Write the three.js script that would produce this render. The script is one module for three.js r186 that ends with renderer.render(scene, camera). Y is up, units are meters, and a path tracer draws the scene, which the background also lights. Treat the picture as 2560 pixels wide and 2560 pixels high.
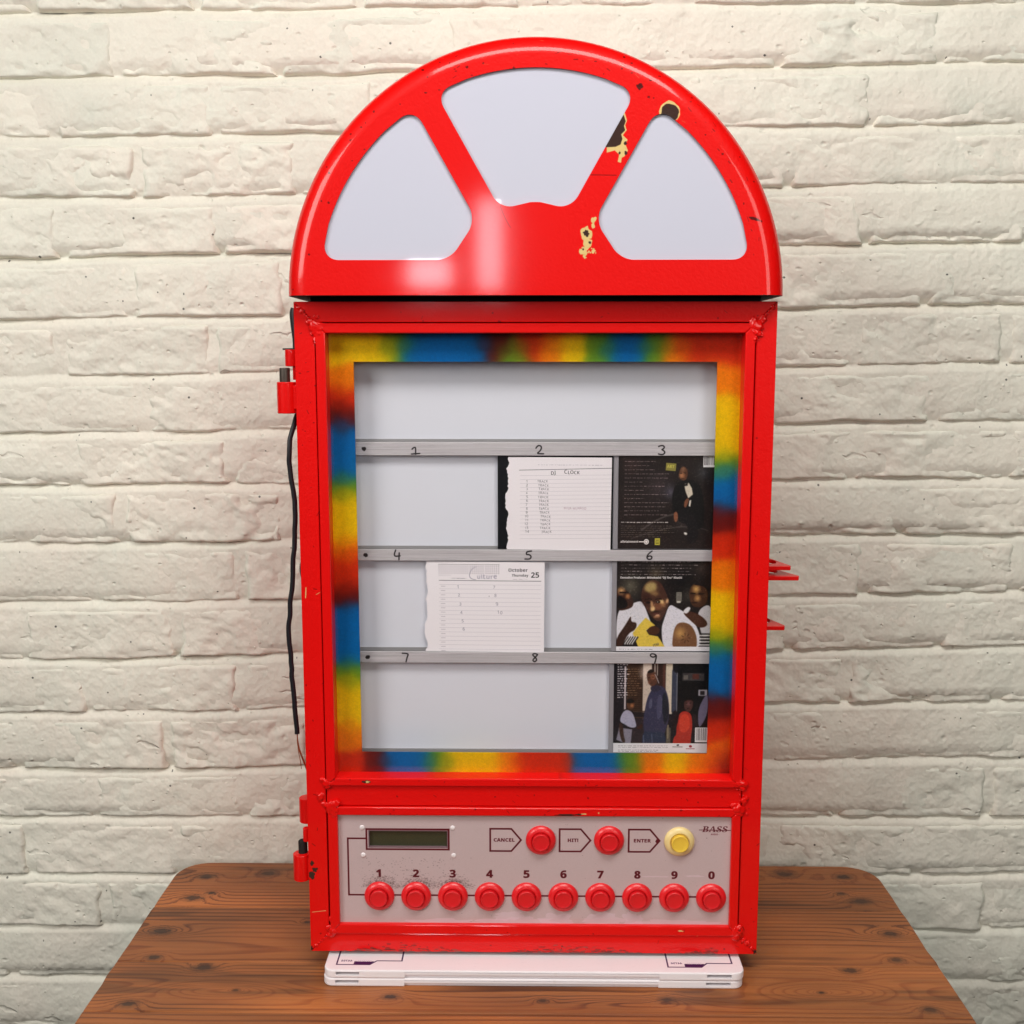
import * as THREE from 'three';
import { RectAreaLightUniformsLib } from 'three/addons/lights/RectAreaLightUniformsLib.js';
import { mergeGeometries, mergeVertices } from 'three/addons/utils/BufferGeometryUtils.js';
import { RoundedBoxGeometry } from 'three/addons/geometries/RoundedBoxGeometry.js';
import { Brush, Evaluator, SUBTRACTION } from 'three-bvh-csg';

// ---------------------------------------------------------------- camera, light, exposure
const scene = new THREE.Scene();
scene.background = new THREE.Color(0x000000);
const camera = new THREE.PerspectiveCamera(50.24, 1, 0.05, 30);
camera.position.set(0, 1.513, 1.2815);
camera.rotation.set(THREE.MathUtils.degToRad(-7.92), THREE.MathUtils.degToRad(0.78), 0, 'YXZ');
const renderer = new THREE.WebGLRenderer({ antialias: true });
renderer.toneMapping = THREE.LinearToneMapping;
renderer.toneMappingExposure = 1.0;
renderer.shadowMap.enabled = true;
RectAreaLightUniformsLib.init();
// windows and lamp of the room: [centre], [aimed at], width, height, colour, light, glow of the panes
const LIGHTS = {
  left: { at: [-2.1, 2.5, 2.0], to: [0, 1.4, -0.2], w: 1.3, h: 1.2, color: 0xfffbf5, power: 7.0, glow: 3 },
  right: { at: [1.6, 2.1, 2.8], to: [0, 1.3, -0.2], w: 1.0, h: 1.0, color: 0xfffaf0, power: 3.4, glow: 2 },
  top: { at: [0.15, 2.8, 1.05], to: [0.12, 0, 0.7], w: 1.3, h: 0.6, color: 0xfffcf6, power: 8.8, glow: 4 },
  farA: { at: [-0.47, 1.93, 4.16], to: [-0.47, 1.93, 0], w: 0.2, h: 0.13, color: 0xf6f6ff, power: 15, glow: 15 },
  farB: { at: [-0.18, 2.06, 4.16], to: [-0.18, 2.06, 0], w: 0.11, h: 0.42, color: 0xf6f6ff, power: 12, glow: 12 },
};

// ---------------------------------------------------------------- helpers
function rng(seed) { let s = seed | 0; return () => { s = (s + 0x6d2b79f5) | 0; let t = Math.imul(s ^ (s >>> 15), 1 | s); t = (t + Math.imul(t ^ (t >>> 7), 61 | t)) ^ t; return ((t ^ (t >>> 14)) >>> 0) / 4294967296; }; }
const hash = (i, j) => { let h = Math.imul(i, 374761393) + Math.imul(j, 668265263) | 0; h = Math.imul(h ^ (h >>> 13), 1274126177); return ((h ^ (h >>> 16)) >>> 0) / 4294967296; };
const sm = (t) => t * t * (3 - 2 * t);
function vnoise(x, y, per = 0) {                                // value noise 0..1, optionally periodic
  const i = Math.floor(x), j = Math.floor(y), u = sm(x - i), v = sm(y - j);
  const w = per ? (a) => ((a % per) + per) % per : (a) => a;
  const a = hash(w(i), w(j)), b = hash(w(i + 1), w(j)), c = hash(w(i), w(j + 1)), d = hash(w(i + 1), w(j + 1));
  return a + (b - a) * u + (c - a) * v + (a - b - c + d) * u * v;
}
function fbm(x, y, oct = 4, per = 0) { let s = 0, a = 0.5, n = 0; for (let o = 0; o < oct; o++) { s += a * vnoise(x + o * 17.3 * (per ? 0 : 1), y + o * 9.1 * (per ? 0 : 1), per); n += a; a *= 0.5; x *= 2; y *= 2; per *= 2; } return s / n; }
const clamp = (t, a = 0, b = 1) => Math.min(b, Math.max(a, t));
const sstep = (a, b, t) => sm(clamp((t - a) / (b - a)));
const lerp = (a, b, t) => a + (b - a) * t;

const used = {};
const numbered = (n) => { const k = used[n] = (used[n] ?? -1) + 1; return k ? `${n}_${String(k).padStart(3, '0')}` : n; };
function thing(name, label, category, group) {
  const g = new THREE.Group(); g.name = numbered(name); g.userData = { label, category }; if (group) g.userData.group = group;
  scene.add(g); return g;
}
function part(name, geo, mat, parent, label) {
  const m = new THREE.Mesh(geo, mat); m.name = name; m.castShadow = m.receiveShadow = true; if (label) m.userData.label = label;
  parent.add(m); return m;
}
function setUV(geo, fn) {
  const p = geo.attributes.position, uv = new Float32Array(p.count * 2);
  for (let i = 0; i < p.count; i++) { const [u, v] = fn(p.getX(i), p.getY(i), p.getZ(i)); uv[2 * i] = u; uv[2 * i + 1] = v; }
  geo.setAttribute('uv', new THREE.BufferAttribute(uv, 2)); return geo;
}
const box = (x0, x1, y0, y1, z0, z1, r = 0) => {
  const w = x1 - x0, h = y1 - y0, d = z1 - z0;
  const g = r ? new RoundedBoxGeometry(w, h, d, 2, r) : new THREE.BoxGeometry(w, h, d);
  g.translate((x0 + x1) / 2, (y0 + y1) / 2, (z0 + z1) / 2); return g;
};
const poly = (pts) => new THREE.Shape(pts.map(([x, y]) => new THREE.Vector2(x, y)));
function plate(shape, z0, z1, b = 0, curve = 12) {              // a flat shape in xy, from z0 to z1, edges bevelled by b
  const g = new THREE.ExtrudeGeometry(shape, b ? { depth: z1 - z0 - 2 * b, bevelEnabled: true, bevelThickness: b, bevelSize: b, bevelOffset: -b, bevelSegments: 2, curveSegments: curve } : { depth: z1 - z0, bevelEnabled: false, curveSegments: curve });
  g.translate(0, 0, z0 + b); return g;
}
function roundPoly(vs) {                                        // vertices [x, y, corner radius]
  const s = new THREE.Shape(), n = vs.length; let first = true;
  for (let i = 0; i < n; i++) {
    const [x, y, r] = vs[i], [ax, ay] = vs[(i + n - 1) % n], [bx, by] = vs[(i + 1) % n];
    if (!r) { first ? s.moveTo(x, y) : s.lineTo(x, y); first = false; continue; }
    const la = Math.hypot(ax - x, ay - y), lb = Math.hypot(bx - x, by - y), ua = [(ax - x) / la, (ay - y) / la], ub = [(bx - x) / lb, (by - y) / lb];
    const ang = Math.acos(clamp(ua[0] * ub[0] + ua[1] * ub[1], -1, 1)), t = Math.min(r / Math.tan(ang / 2), la * 0.49, lb * 0.49);
    const p = [x + ua[0] * t, y + ua[1] * t], q = [x + ub[0] * t, y + ub[1] * t];
    first ? s.moveTo(...p) : s.lineTo(...p); first = false;
    s.bezierCurveTo(lerp(p[0], x, 0.58), lerp(p[1], y, 0.58), lerp(q[0], x, 0.58), lerp(q[1], y, 0.58), ...q);
  }
  s.closePath(); return s;
}
function dataTex(w, h, fn, srgb, wrap = true) {
  const d = new Uint8Array(w * h * 4);
  for (let j = 0; j < h; j++) for (let i = 0; i < w; i++) { const c = fn(i, j), o = (j * w + i) * 4; d[o] = clamp(c[0], 0, 255); d[o + 1] = clamp(c[1], 0, 255); d[o + 2] = clamp(c[2], 0, 255); d[o + 3] = 255; }
  const t = new THREE.DataTexture(d, w, h); t.magFilter = THREE.LinearFilter; if (srgb) t.colorSpace = THREE.SRGBColorSpace;
  t.wrapS = t.wrapT = wrap ? THREE.RepeatWrapping : THREE.ClampToEdgeWrapping; t.needsUpdate = true; return t;
}
function canvasTex(w, h, draw) {
  const c = document.createElement('canvas'); c.width = w; c.height = h; draw(c.getContext('2d'), w, h);
  const t = new THREE.CanvasTexture(c); t.colorSpace = THREE.SRGBColorSpace; t.magFilter = THREE.LinearFilter; return t;
}
// a context whose unit is the metre, with y up, over the rectangle x0..x1, y0..y1
function metres(ctx, w, h, x0, x1, y0, y1) { ctx.setTransform(w / (x1 - x0), 0, 0, -h / (y1 - y0), -x0 * w / (x1 - x0), y1 * h / (y1 - y0)); }
function blotch(ctx, x, y, rx, ry, rand, rough = 0.35, n = 22) {
  ctx.beginPath();
  const k = []; for (let i = 0; i < n; i++) k.push(1 + (rand() - 0.5) * 2 * rough);
  for (let i = 0; i <= n; i++) { const a = i / n * Math.PI * 2, r = (k[i % n] + k[(i + 1) % n]) / 2; const px = x + Math.cos(a) * rx * r, py = y + Math.sin(a) * ry * r; i ? ctx.lineTo(px, py) : ctx.moveTo(px, py); }
  ctx.closePath(); ctx.fill();
}
function words(ctx, s, x, y, size, opt = {}) {                  // lettering in a metre context
  ctx.save(); ctx.translate(x, y); ctx.scale(size / 100, -size / 100); if (opt.turn) ctx.rotate(opt.turn); if (opt.skew) ctx.transform(1, 0, opt.skew, 1, 0, 0); if (opt.wide) ctx.scale(opt.wide, 1);
  ctx.font = `${opt.bold ? 'bold ' : ''}100px ${opt.font ?? 'sans-serif'}`; ctx.textAlign = opt.align ?? 'center'; ctx.textBaseline = 'alphabetic'; ctx.fillText(s, 0, 0); if (opt.heavy) { ctx.lineWidth = opt.heavy; ctx.strokeStyle = ctx.fillStyle; ctx.strokeText(s, 0, 0); } ctx.restore();
}

// ---------------------------------------------------------------- brick wall
const ZW = -0.318;                                              // face of the wall
const wallMaps = (() => {
  const N = 1024;
  const hgt = new Float32Array(N * N), r = rng(5);
  for (let j = 0; j < N; j++) for (let i = 0; i < N; i++) {
    const x = i / N, y = j / N;
    const lump = fbm(x * 20, y * 20, 4, 20), grain = fbm(x * 90, y * 90, 2, 90);
    hgt[j * N + i] = 0.52 + (lump - 0.5) * 0.62 + (grain - 0.5) * 0.26;
  }
  for (let k = 0; k < 240; k++) {                               // pits and blobs of thick paint
    const cx = r() * N, cy = r() * N, rad = 2 + r() * r() * 11, up = r() < 0.55 ? 0.22 : -0.34, ex = 0.7 + r();
    for (let j = -14; j <= 14; j++) for (let i = -22; i <= 22; i++) { const d = Math.hypot(i / ex, j) / rad; if (d < 1) { const o = ((Math.round(cy) + j + N) % N) * N + ((Math.round(cx) + i + N) % N); hgt[o] += up * (1 - d * d) * (1 - d * d); } }
  }
  for (let k = 0; k < 9; k++) {                                 // gouges where the brick face has broken away under the paint
    let x = r() * N, y = r() * N, a = (r() - 0.5) * 0.8; const n = 8 + r() * 46, rad0 = 2 + r() * 5;
    for (let q = 0; q < n; q++) { a += (r() - 0.5) * 0.9; a *= 0.9; x += Math.cos(a) * 1.7; y += Math.sin(a) * 1.7; const rad = rad0 * Math.sin(Math.PI * (q + 0.5) / n) + 0.8; for (let j = -8; j <= 8; j++) for (let i = -8; i <= 8; i++) { const d = Math.hypot(i, j) / rad; if (d < 1) { const o = ((Math.round(y) + j + N) % N) * N + ((Math.round(x) + i + N) % N); hgt[o] = Math.min(hgt[o], 0.5 - (0.2 + 0.06 * (k % 4)) * (1 - d * d)); } } }
  }
  const bump = dataTex(N, N, (i, j) => { const v = clamp(hgt[j * N + i]) * 255; return [v, v, v]; });
  const spots = []; for (let k = 0; k < 26; k++) spots.push([r() * N, r() * N, 0.8 + r() * 2.2, r()]);
  const dots = new Map(); for (const [cx, cy, rad, t] of spots) for (let j = -4; j <= 4; j++) for (let i = -4; i <= 4; i++) if (Math.hypot(i * (0.7 + t), j) < rad) dots.set((((Math.round(cy) + j + N) % N) * N + ((Math.round(cx) + i + N) % N)), 0.35 + t * 0.3);
  const color = dataTex(N, N, (i, j) => {
    const x = i / N, y = j / N, a = fbm(x * 5, y * 5, 4, 5), b = fbm(x * 7, y * 7, 3, 7), g = vnoise(x * 300, y * 300, 300);
    let v = 1 + (a - 0.5) * 0.07 + (g - 0.5) * 0.02; if (dots.has(j * N + i)) v *= dots.get(j * N + i);
    const warm = (b - 0.5) * 10;
    return [(229 + warm * 0.5) * v, (226 - warm * 0.25) * v, (213 - warm * 0.2) * v];
  }, true);
  return { bump, color };
})();
const wallMat = new THREE.MeshStandardMaterial({ map: wallMaps.color, bumpMap: wallMaps.bump, bumpScale: 0.0042, roughness: 0.62 });
const rowsL = [2.17, 2.0836, 1.9966, 1.9085, 1.8273, 1.7432, 1.66, 1.5734, 1.4888, 1.4066, 1.3285, 1.2415, 1.1501, 1.0648, 0.9801, 0.8898, 0.8117, 0.7174, 0.632, 0.546, 0.46, 0.375, 0.29, 0.2, 0.11, 0.02];
const rowsR = [2.175, 2.0893, 2.0023, 1.9232, 1.8403, 1.7589, 1.6774, 1.5891, 1.5063, 1.4234, 1.341, 1.2563, 1.1679, 1.0838, 1.0002, 0.9105, 0.8194, 0.7262, 0.636, 0.55, 0.463, 0.377, 0.29, 0.2, 0.11, 0.02];
const joint = (k, x) => lerp(rowsL[k], rowsR[k], (x + 0.63) / 1.19) + (fbm(x * 6 + k * 31, k * 7.7, 2) - 0.5) * 0.006;   // height of the k-th bed joint (top edge of the mortar)
const WX = 1.02, J = 0.0095;
{
  const wall = thing('brick_wall', 'old brick wall under thick cream white paint behind the table', 'wall');
  const r = rng(77);
  part('wall_core', box(-WX, WX, 0, 2.2, ZW - 0.12, ZW - 0.02), wallMat, wall);
  const noiseZ = (x, y) => (fbm(x * 16 + 3, y * 16, 4) - 0.5) * 0.0085 + (fbm(x * 55, y * 75 + 9, 3) - 0.5) * 0.0036;
  // mortar: struck joints, deepest right under the brick above
  {
    const xs = [], ys = [], pos = [], idx = [], uv = [];
    for (let x = -WX; x <= WX + 1e-6; x += 0.0085) xs.push(x);
    const K = rowsL.length - 1;
    for (let k = 0; k <= K; k++) { for (const t of [0.004, 0.001, -0.0015, -0.004, -0.0065, -0.009, -0.012, -0.02]) ys.push([k, t]); if (k < K) for (const t of [0.3, 0.5, 0.7, 0.84]) ys.push([k, t, 1]); }
    for (const [k, t, mid] of ys) for (const x of xs) {
      const y = mid ? lerp(joint(k, x), joint(Math.min(k + 1, K), x), t) : joint(k, x) + t;
      let z = ZW;
      if (mid) z += lerp(-0.003, 0.0006, sstep(0.32, 0.52, fbm(x * 4.3 + k * 11, k * 3.3, 2))) + noiseZ(x + 5, y) * 0.8;
      else { const s = clamp(-t / J); z += lerp(-0.0095, -0.0012, Math.pow(s, 0.8)) * (0.35 + 1.1 * fbm(x * 3.5 + k * 5, k, 2)) + noiseZ(x + 5, y) * 0.55; }
      pos.push(x, y, z); uv.push(x / 0.62, y / 0.62);
    }
    const nx = xs.length;
    for (let j = 0; j + 1 < ys.length; j++) for (let i = 0; i + 1 < nx; i++) { const a = j * nx + i, b = a + 1, c = a + nx, d = c + 1; idx.push(a, c, b, b, c, d); }
    const g = new THREE.BufferGeometry(); g.setAttribute('position', new THREE.Float32BufferAttribute(pos, 3)); g.setAttribute('uv', new THREE.Float32BufferAttribute(uv, 2)); g.setIndex(idx); g.computeVertexNormals();
    part('mortar', g, wallMat, wall);
  }
  const starts = [-0.576, -0.438, -0.5525, -0.4375, -0.576, -0.455, -0.56, -0.44];
  for (let k = 0; k + 1 < rowsL.length; k++) {
    const s0 = k < 2 ? (k ? -0.576 + 0.115 : -0.576) : starts[(k - 2) % 8] + (k > 9 ? (hash(k, 3) - 0.5) * 0.05 : 0);
    const cuts = []; for (let x = s0 - 0.23 * 4; x < WX + 0.3; x += 0.23) cuts.push(x + (r() - 0.5) * 0.014);
    for (let c = 0; c + 1 < cuts.length; c++) {
      const x0 = Math.max(-WX, cuts[c] + J * 0.45), x1 = Math.min(WX, cuts[c + 1] - J * 0.45); if (x1 - x0 < 0.04) continue;
      const w = x1 - x0, base = (r() - 0.5) * 0.0036, tx = (r() - 0.5) * 0.012, ty = (r() - 0.4) * 0.05, ero = 0.25 + 0.75 * r(), sd = r() * 90, uo = r(), vo = r();
      const us = [0, 0.0012, 0.0028, 0.005, 0.009], gx = [...us]; for (let x = 0.014; x < w - 0.012; x += 0.0056) gx.push(x); gx.push(...us.map((q) => w - q).reverse());
      const gv = [0, 0.014, 0.03, 0.05, 0.085, 0.13, 0.18, 0.24, 0.3, 0.36, 0.42, 0.48, 0.54, 0.6, 0.66, 0.72, 0.78, 0.83, 0.88, 0.92, 0.955, 0.98, 1];
      const pos = [], uv = [], idx = [], nx = gx.length;
      for (const v of gv) for (const u of gx) {
        const wob = (fbm((x0 + u) * 26 + sd, k * 3.1 + v * 2, 3) - 0.5), x = x0 + u + (fbm(v * 5 + sd, u * 9 + 4, 2) - 0.5) * 0.009 * (u < 0.02 || w - u < 0.02 ? 1 : 0.4);
        const yb = joint(k + 1, x), yt = joint(k, x) - J, h = yt - yb;
        const y = yb + v * h + (v < 0.15 ? wob * 0.006 * (1 - v / 0.15) : 0);
        const eb = v * h, et = (1 - v) * h, el = u, er = w - u;
        const drop = (e, soft) => { const q = clamp(1 - e / soft); return 0.012 * q * q; };
        let z = ZW + base + tx * (u / w - 0.5) + ty * (v - 0.5) * 0.06 + noiseZ(x, y) * (0.7 + ero * 0.5);
        z -= Math.max(drop(eb, 0.0042), drop(et, 0.0075), drop(el, 0.0075), drop(er, 0.0075));
        const e1 = fbm(x * 21 + sd, y * 34, 4), e2 = fbm(x * 48 + sd, y * 70, 3);
        z -= ero * 0.0055 * sstep(0.56, 0.7, e1) + ero * 0.0032 * sstep(0.62, 0.72, e2);
        const rid = Math.abs(fbm(x * 9 + sd, y * 15 + sd, 4) - 0.5); z -= 0.003 * ero * ero * sstep(0.03, 0.0, rid) * sstep(0.45, 0.6, e1);
        pos.push(x, y, z); uv.push(x / 0.62 + uo, y / 0.62 + vo);
      }
      for (let j = 0; j + 1 < gv.length; j++) for (let i = 0; i + 1 < nx; i++) { const a = j * nx + i, b = a + 1, cc = a + nx, d = cc + 1; idx.push(a, b, cc, b, d, cc); }
      const g = new THREE.BufferGeometry(); g.setAttribute('position', new THREE.Float32BufferAttribute(pos, 3)); g.setAttribute('uv', new THREE.Float32BufferAttribute(uv, 2)); g.setIndex(idx); g.computeVertexNormals();
      part('brick', g, wallMat, wall);
    }
  }
}

// ---------------------------------------------------------------- floor and the rest of the room that the glass mirrors
{
  const fm = new THREE.MeshStandardMaterial({ color: new THREE.Color().setRGB(0.13, 0.12, 0.11), roughness: 0.7 });
  const f = part('floor', box(-3, 3, -0.05, 0, ZW - 0.1, 4.4), fm, scene); f.userData = { kind: 'structure', label: 'dark plain floor under the table' };
  const pm = new THREE.MeshStandardMaterial({ color: new THREE.Color().setRGB(0.09, 0.088, 0.085), roughness: 0.9 });
  const w = thing('plaster_wall', 'plain dark grey plaster wall across the room, mirrored in the glass', 'wall');
  part('plaster', box(-3, 3, 0, 3, 4.2, 4.4), pm, w);
}
function lamp(name, label, category, o, build) {
  const g = thing(name, label, category); g.position.set(...o.at); g.lookAt(...o.to);
  const glow = new THREE.MeshStandardMaterial({ color: 0x111111, emissive: o.color, emissiveIntensity: o.glow, roughness: 0.5 });
  build(g, glow, o.w / 2, o.h / 2);
  const l = new THREE.RectAreaLight(o.color, o.power, o.w, o.h); l.position.z = 0.03; l.rotation.y = Math.PI; g.add(l);
}
const frameMat = new THREE.MeshStandardMaterial({ color: 0xd8d6d0, roughness: 0.5 });
const windowParts = (cols) => (g, glow, a, b) => {
  for (const [x0, x1, y0, y1] of [[-a - 0.05, a + 0.05, b, b + 0.05], [-a - 0.05, a + 0.05, -b - 0.05, -b], [-a - 0.05, -a, -b, b], [a, a + 0.05, -b, b]]) part('frame', box(x0, x1, y0, y1, -0.03, 0.05), frameMat, g);
  for (let c = 0; c < cols; c++) { const x0 = lerp(-a, a, c / cols), x1 = lerp(-a, a, (c + 1) / cols); part('window_pane', box(x0 + (c ? 0.015 : 0), x1 - (c < cols - 1 ? 0.015 : 0), -b, b, -0.01, 0), glow, g); if (c) part('mullion', box(x0 - 0.015, x0 + 0.015, -b, b, -0.02, 0.025), frameMat, g); }
};
lamp('window', 'tall bright window with three panes beside the jukebox, throwing the main light', 'window', LIGHTS.left, windowParts(3));
lamp('window', 'smaller bright window with two panes on the opposite side of the room', 'window', LIGHTS.right, windowParts(2));
lamp('window', 'small low square window set in the dark grey plaster wall', 'window', LIGHTS.farA, windowParts(1));
lamp('window', 'narrow upright slit window set in the dark grey plaster wall', 'window', LIGHTS.farB, windowParts(1));
lamp('ceiling_light', 'flat rectangular ceiling light panel above the table', 'lamp', LIGHTS.top, (g, glow, a, b) => { part('housing', box(-a - 0.02, a + 0.02, -b - 0.02, b + 0.02, -0.06, -0.012), frameMat, g); part('diffuser', box(-a, a, -b, b, -0.012, 0), glow, g); });

// ---------------------------------------------------------------- wooden table
const TY = 0.75;
{
  const table = thing('wooden_table', 'brown varnished pine plank table with rounded corners', 'table');
  const edges = [-0.297, -0.16, -0.018, 0.09, 0.2, 0.32, 0.44];
  const knots = [[-0.477, -0.25, 0.010], [-0.387, -0.262, 0.013], [-0.478, -0.185, 0.012], [-0.455, -0.2, 0.006], [-0.492, -0.093, 0.011], [-0.409, -0.006, 0.010], [-0.48, -0.028, 0.008], [-0.355, 0.044, 0.004], [-0.476, 0.075, 0.009], [-0.164, 0.056, 0.008],
    [0.473, -0.262, 0.010], [0.387, -0.27, 0.014], [0.477, -0.188, 0.012], [0.455, -0.21, 0.006], [0.489, -0.1, 0.011], [0.409, -0.01, 0.010], [0.476, -0.035, 0.008], [0.36, 0.04, 0.004], [0.479, 0.074, 0.009], [0.17, 0.058, 0.008], [0.02, 0.062, 0.005], [-0.3, -0.12, 0.005], [0.3, 0.14, 0.009], [-0.2, 0.26, 0.01], [0.1, 0.36, 0.012]];
  const swirls = [[-0.375, 0.044, 0.085, 0.018, 7], [0.37, 0.038, 0.085, 0.018, 7], [-0.49, -0.093, 0.05, 0.012, 3], [0.489, -0.1, 0.05, 0.012, 3], [-0.2, 0.062, 0.07, 0.012, 3], [0.13, 0.066, 0.08, 0.012, 3]];
  const woodTex = (z0, z1, seed) => {
    const W = 1536, H = 224;
    return dataTex(W, H, (i, j) => {
      const x = (i / W - 0.5) * 1.06, z = z0 + j / H * (z1 - z0);
      const q = (z - z0) / (z1 - z0) - 0.5 + 0.3 * Math.sin(seed * 2.1);
      let ring = Math.sqrt(q * q * 220 + Math.pow(2.2 + x * 1.6 * Math.sin(seed) + (fbm(x * 2.2 + seed * 7, z * 9, 3) - 0.5) * 3, 2)) * 1.0;
      let kn = 0, dark = 0;
      for (const [a, b, s, t, m] of swirls) { const d = ((x - a) / s) ** 2 + ((z - b) / t) ** 2; if (d < 9) ring += m * Math.exp(-d * 1.1); }
      for (const [a, b, s] of knots) { if (b < z0 || b > z1) continue; const dx = (x - a) / (s * 1.1), dz = (z - b) / s * 1.5, d = Math.hypot(dx, dz) + (vnoise(x * 400, z * 400) - 0.5) * 0.35; if (d < 5) { ring += 2.6 * Math.exp(-d * d * 0.22); kn = Math.max(kn, sstep(0.95, 0.5, d) * (0.55 + 0.45 * vnoise(a * 90, b * 90))); dark = Math.max(dark, sstep(2.0, 0.8, d)); } }
      const f = ring - Math.floor(ring), late = sstep(0.5, 0.86, f) * (1 - sstep(0.88, 0.99, f));
      const fine = fbm(x * 6, z * 300 + seed, 3), blot = fbm(x * 4 + seed * 3, z * 12, 4), pore = sstep(0.76, 0.86, vnoise(x * 22, z * 800));
      let k = 1.04 + (fine - 0.5) * 0.16 + (blot - 0.5) * 0.5 - late * (0.12 + 0.26 * sstep(0.4, 0.65, fbm(x * 3 + 8, z * 22 + seed, 2))) - dark * 0.22 - pore * 0.05;
      let c = [158 * k, 94 * k - late * 8, 47 * k - late * 7];
      const wear = sstep(0.62, 0.8, fbm(x * 4 + 40, z * 40 + seed, 4)) * 0.26; c = c.map((v) => v * (1 - wear));
      if (kn) c = [lerp(c[0], 44, kn * 0.85), lerp(c[1], 24, kn * 0.85), lerp(c[2], 14, kn * 0.85)];
      return c;
    }, true, false);
  };
  const bump = dataTex(512, 512, (i, j) => { const v = 128 + (fbm(i / 512 * 10, j / 512 * 150, 3, 0) - 0.5) * 190; return [v, v, v]; });
  const sideMat = new THREE.MeshStandardMaterial({ color: new THREE.Color().setRGB(0.16, 0.065, 0.026), roughness: 0.55 });
  for (let n = 0; n + 1 < edges.length; n++) {
    const z0 = edges[n] + (n ? 0.0009 : 0), z1 = edges[n + 1] - 0.0009, rr = rng(n + 9);
    const v = []; const a = 0.5245, back = n === 0, front = n === edges.length - 2;
    const left = [], right = []; for (let t = 0.12; t < 0.95; t += 0.2) { left.push([-a + (rr() - 0.5) * 0.0022, -lerp(z0, z1, 1 - t), 0]); right.push([a + (rr() - 0.5) * 0.0022, -lerp(z0, z1, t), 0]); }
    const useL = back ? left.slice(0, 2) : front ? left.slice(3) : left, useR = back ? right.slice(3) : front ? right.slice(0, 2) : right;
    v.push([-a, -z1, front ? 0.06 : 0.001], ...useL, [-a, -z0, back ? 0.062 : 0.001], [a, -z0, back ? 0.062 : 0.001], ...useR, [a, -z1, front ? 0.06 : 0.001]);
    const g = plate(roundPoly(v), 0, 0.03, 0.0016, 8); g.rotateX(-Math.PI / 2); g.translate(0, TY - 0.03, 0);
    setUV(g, (x, y, z) => [x / 1.06 + 0.5, (z - z0) / (z1 - z0)]);
    const map = woodTex(edges[n], edges[n + 1], n + 1);
    part('plank', g, new THREE.MeshPhysicalMaterial({ map, bumpMap: bump, bumpScale: 0.0005, roughness: 0.5, clearcoat: 0.18, clearcoatRoughness: 0.4 }), table);
  }
  for (const [x0, x1, z0, z1] of [[-0.44, 0.44, -0.25, -0.23], [-0.44, 0.44, 0.36, 0.38], [-0.46, -0.44, -0.23, 0.36], [0.44, 0.46, -0.23, 0.36]]) part('apron', box(x0, x1, 0.63, TY - 0.03, z0, z1, 0.002), sideMat, table);
  for (const [x, z] of [[-0.44, -0.22], [0.44, -0.22], [-0.44, 0.35], [0.44, 0.35]]) part('leg', box(x - 0.031, x + 0.031, 0, TY - 0.031, z - 0.031, z + 0.031, 0.004), sideMat, table);
}

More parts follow.
